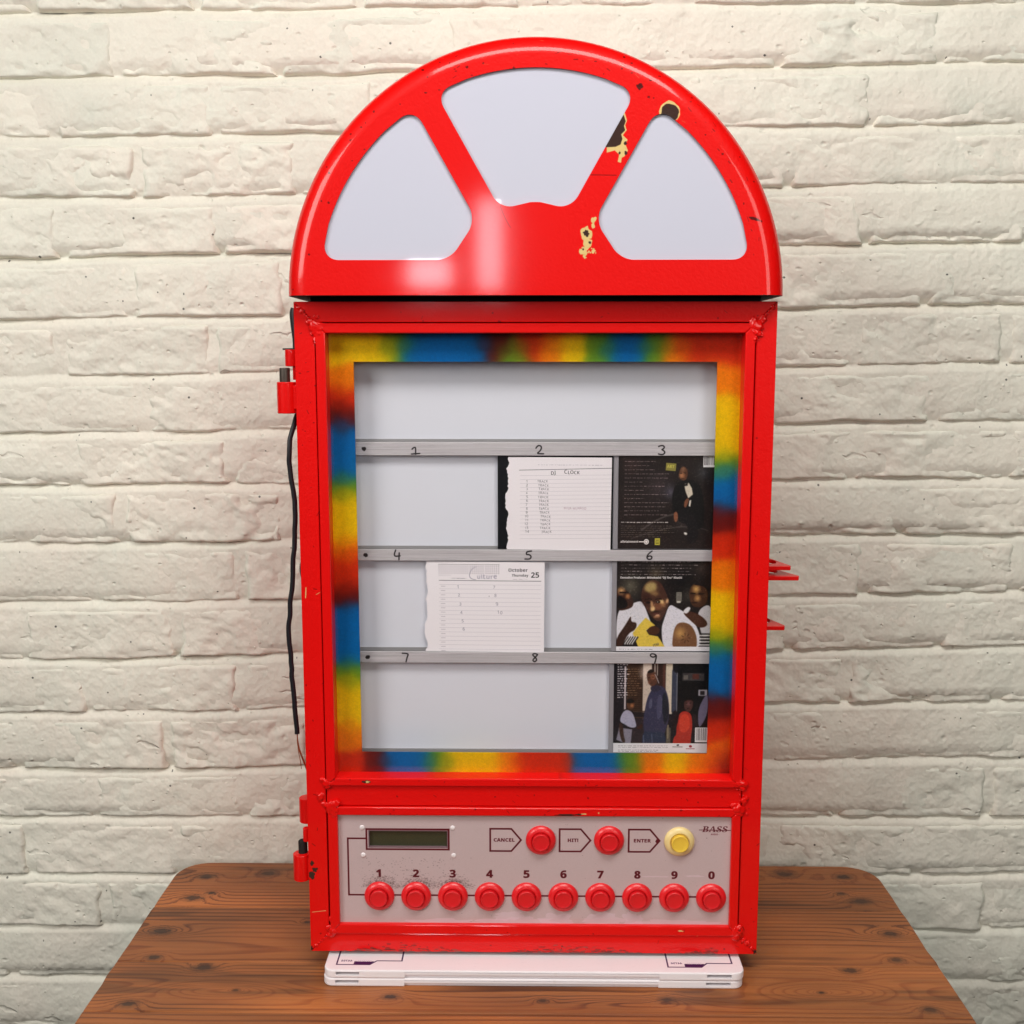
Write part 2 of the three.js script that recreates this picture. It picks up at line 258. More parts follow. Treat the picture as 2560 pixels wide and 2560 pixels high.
// ---------------------------------------------------------------- two flat white cases under the jukebox
{
  const CX = 0.0095, half = 0.2585, zf = 0.035, zb = -0.262, T = 0.011;
  const print = canvasTex(2048, 1172, (ctx, w, h) => {
    ctx.fillStyle = '#f3eff3'; ctx.fillRect(0, 0, w, h); const r = rng(31);
    for (let k = 0; k < 2600; k++) { ctx.fillStyle = `rgba(${120 + r() * 60},${100 + r() * 50},${110 + r() * 50},${0.03 + r() * 0.05})`; ctx.fillRect(r() * w, r() * h, 1 + r() * 14, 1 + r() * 2); }
    metres(ctx, w, h, -half, half, zb, zf);                     // here "y" is z: larger towards the viewer, lettering stands on its head as seen from the front
    ctx.lineWidth = 0.0018; ctx.strokeStyle = '#2c1c50'; ctx.fillStyle = '#2c1c50';
    for (const x of [-0.244, 0.166]) {
      ctx.save(); ctx.translate(x, 0);
      ctx.beginPath(); ctx.moveTo(0, -0.04); ctx.lineTo(0, 0.022); ctx.lineTo(0.041, 0.022); ctx.lineTo(0.049, 0.013); ctx.lineTo(0.08, 0.013); ctx.lineTo(0.08, -0.04); ctx.stroke();
      ctx.beginPath(); ctx.moveTo(0.021, 0.021); ctx.lineTo(0.041, 0.021); ctx.lineTo(0.046, 0.0145); ctx.lineTo(0.021, 0.0145); ctx.fill();
      const put = (s, px, size) => { ctx.save(); ctx.translate(px, 0.0152); ctx.scale(-size / 100, size / 100); ctx.font = 'bold 100px sans-serif'; ctx.textAlign = 'left'; ctx.fillText(s, 0, 0); ctx.restore(); };
      put('44756', 0.0185, 0.0052); ctx.fillStyle = '#d9d3e2'; put('SYSTEM', 0.0425, 0.0049); ctx.fillStyle = '#2c1c50';
      ctx.restore();
    }
  });
  const ev = new Evaluator(); ev.useGroups = false;
  const top = new THREE.MeshPhysicalMaterial({ map: print, roughness: 0.38, clearcoat: 0.2 });
  const mk = (y, dx, dz, name, label, worn) => {
    const c = thing(name, label, 'case', 'flat white cases stacked under the jukebox');
    let b = new Brush((() => { const g = plate(roundPoly([[-half, zf, 0.013], [half, zf, 0.013], [half, zb, 0.008], [-half, zb, 0.008]].map(([x, z, r]) => [x, -z, r]).reverse()), 0, T - 0.0006, 0.0016); g.rotateX(-Math.PI / 2); return g; })(), top);
    const cut = (x0, x1, y0, y1, z0, z1) => { const k = new Brush(box(x0, x1, y0, y1, z0, z1), top); k.updateMatrixWorld(); b = ev.evaluate(b, k, SUBTRACTION); b.updateMatrixWorld(); };
    b.updateMatrixWorld();
    cut(-0.243, -0.214, 0.0036, 0.0082, zf - 0.014, zf + 0.01); cut(0.212, 0.242, 0.0036, 0.0082, zf - 0.014, zf + 0.01);
    cut(-0.158, 0.154, -0.001, 0.0052, zf - 0.0036, zf + 0.01); cut(-0.158, 0.154, 0.0075, 0.0084, zf - 0.0022, zf + 0.01);
    const g = b.geometry; setUV(g, (x, yy, z) => [(x + half) / (2 * half), (z - zb) / (zf - zb)]);
    part('shell', g, top, c); c.position.set(CX + dx, y, dz); c.rotation.y = worn;
    for (const [x0, x1] of [[-0.2425, -0.2145], [0.2125, 0.2415]]) part('catch', box(x0, x1, 0.0042, 0.0072, zf - 0.0138, zf - 0.0095), new THREE.MeshStandardMaterial({ color: 0x3a3331, roughness: 0.5 }), c);
  };
  mk(TY + 0.0002, -0.001, -0.0005, 'flat_case', 'lower flat white case lying directly on the wooden table', 0.001);
  mk(TY + T, 0, 0, 'flat_case', 'upper flat white case with printed corner frames, right under the red jukebox', -0.001);
}

// ---------------------------------------------------------------- jukebox
const JX = 0.009, JY = 0.772;
const RX0 = -0.31, RX1 = 0.31, RY0 = -0.01, RY1 = 1.11;
const paintMap = canvasTex(1133, 2047, (ctx, w, h) => {
  ctx.fillStyle = '#e20a08'; ctx.fillRect(0, 0, w, h); const r = rng(12);
  for (let k = 0; k < 9000; k++) { ctx.fillStyle = r() < 0.5 ? 'rgba(190,4,4,0.05)' : 'rgba(255,40,30,0.05)'; ctx.fillRect(r() * w, r() * h, 1 + r() * 5, 1 + r() * 5); }
  metres(ctx, w, h, RX0, RX1, RY0, RY1);
  const cream = '#d9bd7c', metal = '#3a2620';
  // chips on the lid
  ctx.save(); ctx.translate(0, 0.741); ctx.scale(0.984, 0.984); ctx.translate(0, -0.741);
  ctx.fillStyle = cream; blotch(ctx, 0.0565, 0.8835, 0.0065, 0.008, r); blotch(ctx, 0.060, 0.8725, 0.005, 0.006, r); blotch(ctx, 0.0665, 0.8985, 0.003, 0.0036, r); blotch(ctx, 0.0655, 0.892, 0.0022, 0.003, r); blotch(ctx, 0.055, 0.864, 0.004, 0.004, r, 0.6);
  for (let k = 0; k < 26; k++) blotch(ctx, 0.053 + r() * 0.016, 0.856 + r() * 0.012, 0.0006 + r() * 0.001, 0.0006 + r() * 0.001, r);
  ctx.fillStyle = metal; blotch(ctx, 0.058, 0.884, 0.003, 0.0034, r, 0.5); blotch(ctx, 0.062, 0.8735, 0.0014, 0.0014, r); blotch(ctx, 0.0545, 0.866, 0.001, 0.001, r);
  ctx.fillStyle = cream; ctx.beginPath(); for (const [x, y] of [[0.0995, 1.016], [0.1025, 1.007], [0.1005, 1.002], [0.1022, 0.9965], [0.098, 0.991], [0.1035, 0.986], [0.101, 0.981], [0.104, 0.9745], [0.1, 0.968], [0.097, 0.9665], [0.0965, 0.961], [0.0925, 0.962], [0.094, 0.970], [0.089, 0.9745], [0.080, 0.972], [0.08, 1.0]]) ctx.lineTo(x, y); ctx.fill();
  ctx.fillStyle = metal; ctx.beginPath(); for (const [x, y] of [[0.0985, 1.013], [0.101, 1.006], [0.099, 1.001], [0.1005, 0.9965], [0.096, 0.992], [0.0975, 0.987], [0.0955, 0.981], [0.09, 0.9785], [0.078, 0.978], [0.085, 1.0]]) ctx.lineTo(x, y); ctx.fill();
  blotch(ctx, 0.1008, 0.9825, 0.0018, 0.002, r); blotch(ctx, 0.1015, 0.9715, 0.0015, 0.0022, r); blotch(ctx, 0.0945, 0.972, 0.0012, 0.0015, r);
  ctx.fillStyle = cream; blotch(ctx, 0.1505, 1.0165, 0.0115, 0.011, r, 0.16); ctx.fillStyle = metal; blotch(ctx, 0.1505, 1.0155, 0.0097, 0.0095, r, 0.14);
  ctx.fillStyle = 'rgba(60,12,10,0.85)'; blotch(ctx, 0.116, 1.043, 0.0032, 0.0032, r, 0.5); blotch(ctx, 0.128, 1.05, 0.0012, 0.001, r);
  ctx.save(); ctx.translate(0.2475, 0.8995); ctx.rotate(-0.28); blotch(ctx, 0, 0, 0.0068, 0.0017, r, 0.25); ctx.restore();
  ctx.strokeStyle = 'rgba(70,5,5,0.9)'; ctx.lineWidth = 0.0006; ctx.beginPath(); ctx.moveTo(0.062, 0.948); ctx.lineTo(0.0915, 0.9475); ctx.stroke();
  ctx.lineWidth = 0.0005; ctx.strokeStyle = 'rgba(110,0,5,0.8)'; ctx.beginPath(); ctx.moveTo(-0.04, 0.915); ctx.bezierCurveTo(-0.037, 0.905, -0.032, 0.896, -0.028, 0.89); ctx.stroke();
  const dash = (n, fn, col, lw) => { ctx.strokeStyle = col; for (let k = 0; k < n; k++) { const [x, y, a, l] = fn(); ctx.lineWidth = lw * (0.5 + r()); ctx.beginPath(); ctx.moveTo(x, y); ctx.lineTo(x + Math.cos(a) * l, y + Math.sin(a) * l); ctx.stroke(); } };
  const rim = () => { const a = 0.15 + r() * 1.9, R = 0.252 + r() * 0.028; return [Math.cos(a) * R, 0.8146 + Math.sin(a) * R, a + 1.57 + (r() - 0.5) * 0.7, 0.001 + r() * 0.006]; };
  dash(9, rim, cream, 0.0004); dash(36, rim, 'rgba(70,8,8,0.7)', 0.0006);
  for (let k = 0; k < 46; k++) { const a = r() * 3.14, R = 0.25 + r() * 0.03; ctx.fillStyle = 'rgba(70,10,8,0.8)'; blotch(ctx, Math.cos(a) * R, 0.8146 + Math.sin(a) * R, 0.0004 + r() * 0.0011, 0.0004 + r() * 0.0009, r, 0.5); }
  ctx.restore();
  // door: scratches, chips and rust along the lower edge
  const edge = () => { const s = r(); return s < 0.4 ? [(r() < 0.5 ? -1 : 1) * (0.256 + r() * 0.022), r() * 0.8, r() * 3, 0.001 + r() * 0.005] : [-0.27 + r() * 0.54, [0.012, 0.033, 0.205, 0.228, 0.19, 0.79][Math.floor(r() * 6)] + (r() - 0.5) * 0.012, r() * 3, 0.001 + r() * 0.004]; };
  dash(60, edge, 'rgba(80,8,8,0.6)', 0.0006);
  dash(1, () => [-0.277, 0.0565, 0.12, 0.018], cream, 0.0007); dash(3, () => [-0.2745 + r() * 0.002, 0.456 + r() * 0.02, 1.5, 0.009], cream, 0.0012); dash(1, () => [-0.262, 0.462, 0.5, 0.006], cream, 0.0008);
  for (let k = 0; k < 900; k++) { const x = -0.27 + r() * 0.5; ctx.fillStyle = r() < 0.5 ? `rgba(96,38,30,${0.25 + r() * 0.5})` : `rgba(150,90,80,${0.15 + r() * 0.35})`; blotch(ctx, x, 0.0035 + r() * r() * 0.007 * (1 + Math.sin(x * 30)), 0.0008 + r() * 0.0035, 0.0004 + r() * 0.0009, r, 0.5, 9); }
  ctx.fillStyle = metal; for (const [x, y, a, b] of [[-0.279, 0.008, 0.002, 0.003], [0.2775, 0.008, 0.002, 0.003], [0.04, 0.187, 0.012, 0.0014], [0.056, 0.188, 0.004, 0.001], [-0.276, 0.105, 0.004, 0.005], [-0.272, 0.113, 0.003, 0.003], [-0.275, 0.121, 0.002, 0.003], [0.03, 0.235, 0.018, 0.0016], [-0.205, 0.2285, 0.005, 0.0018]]) blotch(ctx, x, y, a, b, r, 0.5);
  ctx.fillStyle = cream; for (const [x, y, a, b] of [[-0.203, 0.2288, 0.003, 0.0014], [0.062, 0.1885, 0.004, 0.0008], [0.08, 0.19, 0.001, 0.001], [-0.214, 0.0495, 0.003, 0.0005], [0.184, 0.036, 0.004, 0.001], [0.205, 0.029, 0.002, 0.001]]) blotch(ctx, x, y, a, b, r, 0.5);
  ctx.fillStyle = 'rgba(120,6,8,0.7)'; for (let k = 0; k < 60; k++) { const [x, y] = edge(); blotch(ctx, x, y, 0.0005 + r() * 0.0012, 0.0005 + r() * 0.0009, r, 0.5, 9); }
});
const peel = dataTex(512, 512, (i, j) => { const x = i / 512, y = j / 512, v = 128 + (fbm(x * 40, y * 40, 2, 40) - 0.5) * 200 + (fbm(x * 5, y * 5, 2, 5) - 0.5) * 70; return [v, v, v]; });
peel.repeat.set(0.62 / 0.09, 1.12 / 0.09);
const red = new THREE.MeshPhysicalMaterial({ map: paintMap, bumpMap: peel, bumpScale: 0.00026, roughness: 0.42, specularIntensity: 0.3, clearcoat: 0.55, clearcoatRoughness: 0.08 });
const redUV = (g) => setUV(g, (x, y) => [(x - RX0) / (RX1 - RX0), (y - RY0) / (RY1 - RY0)]);
const redPart = (name, g, parent, label) => part(name, redUV(g), red, parent, label);
const dark = new THREE.MeshStandardMaterial({ color: 0x15100f, roughness: 0.8 });
const acrylic = new THREE.MeshPhysicalMaterial({ color: new THREE.Color().setRGB(0.57, 0.575, 0.68), roughness: 0.3, specularIntensity: 0.3, clearcoat: 1, clearcoatRoughness: 0.02 });
const steel = new THREE.MeshStandardMaterial({ color: 0x5a524c, roughness: 0.42, metalness: 0.8 });
const juke = thing('jukebox', 'red wall jukebox with rounded arch top, glass door and push button panel', 'jukebox');
juke.position.set(JX, JY, 0);

// cabinet body behind the door
const ZB = -0.25, ZD = -0.024;
for (const s of [-1, 1]) redPart('side_panel', box(s * 0.2785 - 0.001, s * 0.2785 + 0.001, 0.002, 0.806, ZB, ZD - 0.0015), juke);
redPart('bottom_panel', box(-0.2774, 0.2774, 0, 0.002, ZB, ZD - 0.0015), juke);
redPart('top_panel', box(-0.2774, 0.2774, 0.804, 0.806, ZB, ZD - 0.0015), juke);
redPart('back_panel', box(-0.2774, 0.2774, 0.0022, 0.8038, ZB, ZB + 0.002), juke);
part('lid_seat', box(-0.262, 0.262, 0.8061, 0.8138, ZB + 0.02, -0.012), dark, juke);

// lid: arched shell with three openings and white sheets behind them
{
  const R = 0.2832, FR = 0.2592, LY = 0.8136, ZF = 0.028;
  const lid = redPart('lid', (() => {
    const prof = []; for (let i = 0; i <= 10; i++) { const a = i / 10 * Math.PI / 2; prof.push([FR + (R - FR) * Math.sin(a), ZF - (R - FR) * (1 - Math.cos(a))]); }
    prof.push([R, -0.06], [R, ZB + 0.004], [R - 0.003, ZB], [0.001, ZB]);
    const n = 96, pos = [], idx = [], m = prof.length;
    for (let i = 0; i <= n; i++) { const a = Math.PI * i / n; for (const [r, z] of prof) pos.push(Math.cos(a) * r, Math.sin(a) * r, z); }
    for (let i = 0; i < n; i++) for (let j = 0; j + 1 < m; j++) { const a = i * m + j, b = a + 1, c = a + m, d = c + 1; idx.push(a, b, c, b, d, c); }
    const g = new THREE.BufferGeometry(); g.setAttribute('position', new THREE.Float32BufferAttribute(pos, 3)); g.setIndex(idx); g.computeVertexNormals(); g.translate(0, LY, 0);
    const nm = g.attributes.normal; // seam towards the flat face
    for (let i = 0; i <= n; i++) nm.setXYZ(i * m, 0, 0, 1);
    return g;
  })(), juke);
  const u = [Math.cos(Math.PI * 119.6 / 180), Math.sin(Math.PI * 119.6 / 180)], nrm = [u[1], -u[0]];
  const on = (off, r) => { const t = Math.sqrt(r * r - off * off); return [nrm[0] * off + u[0] * t, nrm[1] * off + u[1] * t]; };
  const arc = (r, p, q, trim, n = 18) => { const a0 = Math.atan2(p[1], p[0]), a1 = Math.atan2(q[1], q[0]), s = Math.sign(a1 - a0), o = []; for (let i = 0; i <= n; i++) { const a = lerp(a0 + s * trim, a1 - s * trim, i / n); o.push([Math.cos(a) * r, Math.sin(a) * r, 0]); } return o; };
  const RO = 0.2456, RI = 0.102, by = 0.0389, oc = 0.0123, os = -0.0165;
  const tl = on(oc, RO), bl = on(oc, RI), mir = (p) => [-p[0], p[1]];
  const centre = [[...tl, 0.026], [...bl, 0.022], ...arc(RI, bl, mir(bl), 0.34, 10), [...mir(bl), 0.022], [...mir(tl), 0.026], ...arc(RO, mir(tl), tl, 0.15)];
  const A = on(os, RO - 0.001), D = on(os, RI + 0.004), B = [-Math.sqrt((RO - 0.002) ** 2 - by * by), by], C = [-0.096, by];
  const side = [[...A, 0.024], ...arc(RO - 0.001, A, B, 0.165), [...B, 0.024], [...C, 0.028], [...D, 0.026]];
  const shapes = [centre, side, side.map(([x, y, r]) => [-x, y, r]).reverse()];
  const face = new THREE.Shape(); face.moveTo(-FR, 0); face.lineTo(FR, 0); face.absarc(0, 0, FR, 0, Math.PI, false);
  for (const v of shapes) face.holes.push(new THREE.Path(roundPoly(v).getPoints(10)));
  const fg = plate(face, ZF - 0.002, ZF, 0, 96); fg.translate(0, LY, 0); redPart('face_plate', fg, lid);
  // closed underside
  { const v = [[-R + 0.001, ZB + 0.002]]; v.push([R - 0.001, ZB + 0.002]); for (let i = 0; i <= 8; i++) { const q = (1 - i / 8) * Math.PI / 2; v.push([FR + (R - FR - 0.001) * Math.sin(q), ZF - 0.001 - (R - FR) * (1 - Math.cos(q))]); } for (let i = 0; i <= 8; i++) { const q = i / 8 * Math.PI / 2; v.push([-FR - (R - FR - 0.001) * Math.sin(q), ZF - 0.001 - (R - FR) * (1 - Math.cos(q))]); }
    const g = plate(poly(v.map(([x, z]) => [x, -z]).reverse()), 0, 0.0015); g.rotateX(-Math.PI / 2); g.translate(0, LY + 0.0006, 0); part('underside', g, dark, lid); }
  shapes.forEach((v) => {
    let cx = 0, cy = 0; for (const [x, y] of v) { cx += x / v.length; cy += y / v.length; }
    const big = v.map(([x, y, r]) => [cx + (x - cx) * 1.09, Math.max(0.004, cy + (y - cy) * 1.09), r]);
    const g = plate(roundPoly(big), ZF - 0.0055, ZF - 0.0031, 0); g.translate(0, LY, 0); part('white_sheet', g, acrylic, lid);
  });
}

// door frame: mitred outer bars
const gap = 0.0004;
const DX = 0.2796, IX = 0.2560, DT = 0.808, IT = 0.7845, DB = 0.0042, IB = 0.0285;
const door = redPart('door', plate(poly([[-DX, DB + gap], [-IX, IB + gap], [-IX, IT - gap], [-DX, DT - gap]].reverse()), ZD, 0, 0.0011), juke);
const bars = [[[DX, DB + gap], [DX, DT - gap], [IX, IT - gap], [IX, IB + gap]], [[-DX + gap, DT], [-IX + gap, IT], [IX - gap, IT], [DX - gap, DT]], [[-DX + gap, DB], [DX - gap, DB], [IX - gap, IB], [-IX + gap, IB]]];
for (const b of bars) redPart('frame_bar', plate(poly(b), ZD, 0, 0.0011), door);
redPart('frame_bar', plate(poly([[-IX + 0.001, 0.1965], [IX - 0.001, 0.1965], [IX - 0.001, 0.2225], [-IX + 0.001, 0.2225]]), ZD, -0.0012, 0.0011), door);
// raised inner bars round the glass and round the button panel
function ring(xo0, xo1, yo0, yo1, wl, wr, wt, wb, z1) {
  const o = 0.00015, xi0 = xo0 + wl, xi1 = xo1 - wr, yi0 = yo0 + wb, yi1 = yo1 - wt;
  for (const b of [[[xo0, yo1 - o], [xi0, yi1 - o], [xi0, yi0 + o], [xo0, yo0 + o]].reverse(), [[xo1, yo0 + o], [xo1, yo1 - o], [xi1, yi1 - o], [xi1, yi0 + o]], [[xo0 + o, yo1], [xi0 + o, yi1], [xi1 - o, yi1], [xo1 - o, yo1]], [[xo0 + o, yo0], [xo1 - o, yo0], [xi1 - o, yi0], [xi0 + o, yi0]]]) {
    const area = b.reduce((s, p, i) => { const q = b[(i + 1) % 4]; return s + p[0] * q[1] - p[1] * q[0]; }, 0);
    redPart('inner_bar', plate(poly(area > 0 ? b : b.reverse()), -0.0215, z1, 0.0014), door);
  }
}
ring(-0.2545, 0.2545, 0.2235, 0.7832, 0.0115, 0.0115, 0.0112, 0.0095, 0.0032);
ring(-0.2538, 0.2545, 0.0295, 0.1957, 0.0121, 0.0108, 0.0106, 0.0125, 0.0028);
// weld beads at the corners
function weld(x, y, s, seed, line) {
  const r = rng(seed), gs = [];
  const bl = (px, py, pz, q) => { const g = mergeVertices((() => { const k = new THREE.IcosahedronGeometry(1, 3); k.deleteAttribute('uv'); k.deleteAttribute('normal'); return k; })()); const p = g.attributes.position; for (let i = 0; i < p.count; i++) { const k = 1 + (fbm(p.getX(i) * 1.6 + seed * 3 + px * 900, p.getY(i) * 1.6 + p.getZ(i) * 1.1 + seed, 3) - 0.5) * 1.1; p.setXYZ(i, p.getX(i) * k * q + px, p.getY(i) * k * q + py, p.getZ(i) * k * Math.min(q * 0.5, 0.003) + pz); } g.computeVertexNormals(); gs.push(g); };
  bl(x, y, 0.0014, s * 0.62); bl(x + s * 0.3 * (r() - 0.5), y - s * 0.5, 0.0012, s * 0.44); bl(x + s * (r() - 0.5) * 1.1, y + s * 0.42, 0.0012, s * 0.4);
  for (let k = 0; k < 5; k++) bl(x + (r() - 0.5) * s * 1.9, y + (r() - 0.5) * s * 1.9, 0.0004, s * (0.08 + r() * 0.12));
  if (line) for (let k = 0; k < 5; k++) { const t = 0.25 + k * 0.14 + r() * 0.05; bl(lerp(x, line[0], t), lerp(y, line[1], t), 0.0002, s * (0.12 + r() * 0.2)); }
  redPart('weld_bead', mergeGeometries(gs), door);
}
weld(-0.2535, 0.7795, 0.0125, 1, [-0.2775, 0.805]); weld(0.2545, 0.7795, 0.013, 2, [0.2775, 0.805]); weld(-0.2545, 0.2265, 0.0085, 3); weld(0.254, 0.2275, 0.0095, 4);
weld(-0.2475, 0.1945, 0.0125, 5, [-0.262, 0.2]); weld(0.2525, 0.195, 0.0105, 6); weld(-0.2515, 0.0325, 0.0095, 7, [-0.277, 0.008]); weld(0.254, 0.0335, 0.0125, 8, [0.277, 0.008]); weld(-0.2625, 0.2085, 0.006, 9); weld(0.258, 0.207, 0.0062, 10); weld(-0.254, 0.765, 0.0065, 11); weld(0.2535, 0.766, 0.007, 12); weld(-0.2525, 0.048, 0.005, 14);

// painted border behind the glass
const PAINT = { Y: [224, 182, 4], B: [0, 96, 164], R: [198, 40, 6], D: [96, 14, 12], O: [222, 116, 4], G: [92, 134, 30] };
const spots = '-239 755 Y;-205 760 Y;-177 755 Y;-165 760 G;-144 757 B;-107 757 B;-69 757 B;-48 757 D;-27 748 G;-8 760 R;18 757 O;44 757 Y;77 757 G;98 757 B;119 757 B;142 755 G;166 750 O;184 757 R;231 755 R;230 713 O;226 680 Y;225 638 Y;225 616 G;226 600 B;226 576 B;222 551 D;223 517 R;222 483 O;220 449 Y;221 419 Y;219 401 G;220 379 B;220 344 B;219 318 D;217 288 R;225 257 O;243 239 D;-230 242 R;-198 245 D;-176 245 B;-141 245 B;-121 245 G;-101 245 Y;-56 245 Y;-32 245 O;-7 246 R;33 246 R;62 246 B;92 246 B;117 246 G;146 246 O;176 247 Y;206 247 O;230 249 R;-230 718 O;-230 694 R;-231 673 D;-231 652 B;-232 609 B;-230 589 G;-228 570 Y;-229 536 Y;-228 516 O;-227 497 R;-228 477 R;-226 457 D;-226 432 B;-227 382 B;-228 357 G;-228 339 Y;-229 301 Y;-230 278 O'.split(';').map((s) => { const [x, y, c] = s.split(' '); return [x / 1000, y / 1000, PAINT[c]]; });
const airbrush = dataTex(500, 556, (i, j) => {
  let x = -0.25 + i / 500 * 0.5, y = 0.225 + j / 556 * 0.556; const n = (fbm(x * 30, y * 30, 3) - 0.5) * 0.012; x += n; y += (fbm(x * 30 + 9, y * 30, 3) - 0.5) * 0.014;
  let w = 0, c = [0, 0, 0]; for (const [a, b, p] of spots) { const d = (x - a) ** 2 + (y - b) ** 2; if (d > 0.014) continue; const k = 1 / (d * d * d + 2e-11); w += k; c[0] += p[0] * k; c[1] += p[1] * k; c[2] += p[2] * k; }
  const g = 1 + (hash(i, j) - 0.5) * 0.1 + (vnoise(i / 3, j / 3) - 0.5) * 0.06; return c.map((v) => v / w * g);
}, true, false);
const borderShape = poly([[-0.2465, 0.2295], [0.2465, 0.2295], [0.2465, 0.7765], [-0.2465, 0.7765]]);
borderShape.holes.push(new THREE.Path([[-0.2132, 0.2585], [-0.2142, 0.739], [0.2152, 0.739], [0.2146, 0.258]].map(([x, y]) => new THREE.Vector2(x, y))));
const pane = part('glass_pane', box(-0.2485, 0.2485, 0.2275, 0.7785, -0.0185, -0.0155), new THREE.MeshPhysicalMaterial({ color: 0xffffff, transmission: 1, thickness: 0, roughness: 0.0, ior: 1.5 }), juke);
const border = part('painted_border', setUV(plate(borderShape, -0.0212, -0.0194), (x, y) => [(x + 0.25) / 0.5, (y - 0.225) / 0.556]), new THREE.MeshPhysicalMaterial({ map: airbrush, roughness: 0.6, specularIntensity: 0.25 }), pane, 'airbrushed yellow, red and blue painted border');

// title board with aluminium strips
const ZBD = -0.046;
const board = part('title_board', box(-0.25, 0.25, 0.232, 0.776, ZBD - 0.004, ZBD, 0.001), new THREE.MeshPhysicalMaterial({ color: new THREE.Color().setRGB(0.74, 0.75, 0.83), roughness: 0.4, clearcoat: 0.2 }), juke);
for (const [x0, x1, y0, y1] of [[-0.252, -0.2502, 0.232, 0.776], [0.2502, 0.252, 0.232, 0.776]]) part('liner', box(x0, x1, y0, y1, ZBD - 0.004, -0.022), frameMat, board);
const digits = { 1: [[[-0.3, 0.45], [0.05, 0.8], [0.02, -0.02]], [[-0.35, 0], [0.4, 0.05]]], 2: [[[-0.3, 0.55], [-0.15, 0.8], [0.15, 0.78], [0.22, 0.55], [0.05, 0.25], [-0.25, 0.05], [0.4, 0.04]]], 3: [[[-0.3, 0.72], [0.0, 0.85], [0.25, 0.7], [0.15, 0.5], [-0.05, 0.42], [0.2, 0.34], [0.3, 0.12], [0.05, -0.05], [-0.3, 0.03]]], 4: [[[-0.05, 0.85], [-0.32, 0.25], [0.35, 0.32]], [[0.28, 0.6], [0.24, -0.05]]], 5: [[[0.3, 0.8], [-0.15, 0.78], [-0.2, 0.45], [0.1, 0.48], [0.3, 0.28], [0.15, 0.02], [-0.3, 0.05]]], 6: [[[0.25, 0.82], [-0.05, 0.62], [-0.25, 0.25], [-0.1, 0.02], [0.2, 0.06], [0.27, 0.3], [0.05, 0.4], [-0.2, 0.25]]], 7: [[[-0.32, 0.78], [0.3, 0.8], [0.12, 0.4], [0.02, -0.05]]], 8: [[[0.28, 0.72], [0.0, 0.85], [-0.22, 0.68], [0.05, 0.45], [0.25, 0.2], [0.02, -0.03], [-0.2, 0.15], [0.05, 0.42], [0.28, 0.68]]], 9: [[[0.28, 0.75], [0.02, 0.95], [-0.3, 0.82], [-0.2, 0.6], [0.1, 0.55], [0.3, 0.8], [0.28, 0.45], [0.15, -0.05]]] };
function handDigit(ctx, d, x, y, s) {
  ctx.lineWidth = s * 0.125; ctx.lineCap = ctx.lineJoin = 'round';
  for (const line of digits[d]) { ctx.beginPath(); line.forEach(([a, b], i) => { const px = x + a * s, py = y + b * s; if (!i) ctx.moveTo(px, py); else if (i === line.length - 1) ctx.lineTo(px, py); else { const [c, e] = line[i + 1]; ctx.quadraticCurveTo(px, py, x + (a + c) / 2 * s, y + (b + e) / 2 * s); } }); ctx.stroke(); }
}
const stripRows = [[0.6265, 0.6425, { 1: -0.144, 2: 0.006, 3: 0.154 }], [0.497, 0.5108, { 4: -0.169, 5: -0.007, 6: 0.141 }], [0.368, 0.3822, { 7: -0.159, 8: 0.001, 9: 0.148 }], [0.2385, 0.2505, {}]];
stripRows.forEach(([y0, y1, nums], n) => {
  const map = canvasTex(1024, 36, (ctx, w, h) => {
    ctx.fillStyle = '#c6c1c4'; ctx.fillRect(0, 0, w, h); const r = rng(n + 60);
    for (let k = 0; k < 420; k++) { ctx.fillStyle = r() < 0.5 ? 'rgba(150,146,150,0.16)' : 'rgba(220,216,220,0.16)'; ctx.fillRect(r() * w - 80, r() * h, 40 + r() * 160, 0.6 + r() * 1.4); }
    metres(ctx, w, h, -0.235, 0.235, y0, y1); ctx.strokeStyle = '#20191c';
    for (const [d, x] of Object.entries(nums)) handDigit(ctx, d, x, y0 + (d === '9' ? 0.0008 : 0.0018), 0.0132);
    ctx.fillStyle = '#241d1e'; if (n < 3) blotch(ctx, -0.2065, (y0 + y1) / 2, 0.0028, 0.0026, r, 0.2);
  });
  const st = part('number_strip', setUV(box(-0.235, 0.235, y0, y1, -0.0385, -0.0365, 0.0006), (x, y) => [(x + 0.235) / 0.47, (y - y0) / (y1 - y0)]), new THREE.MeshStandardMaterial({ map, roughness: 0.42, metalness: 0.12 }), board);
  part('strip_lip', box(-0.235, 0.235, y0 + 0.001, y1 + 0.0035, -0.0455, -0.0445), steelish(), st);
  part('strip_floor', box(-0.235, 0.235, y0 + 0.0003, y0 + 0.0018, -0.0445, -0.0386), steelish(), st);
});
function steelish() { return steelish.m ??= new THREE.MeshStandardMaterial({ color: 0xaaa8aa, roughness: 0.4, metalness: 0.4 }); }

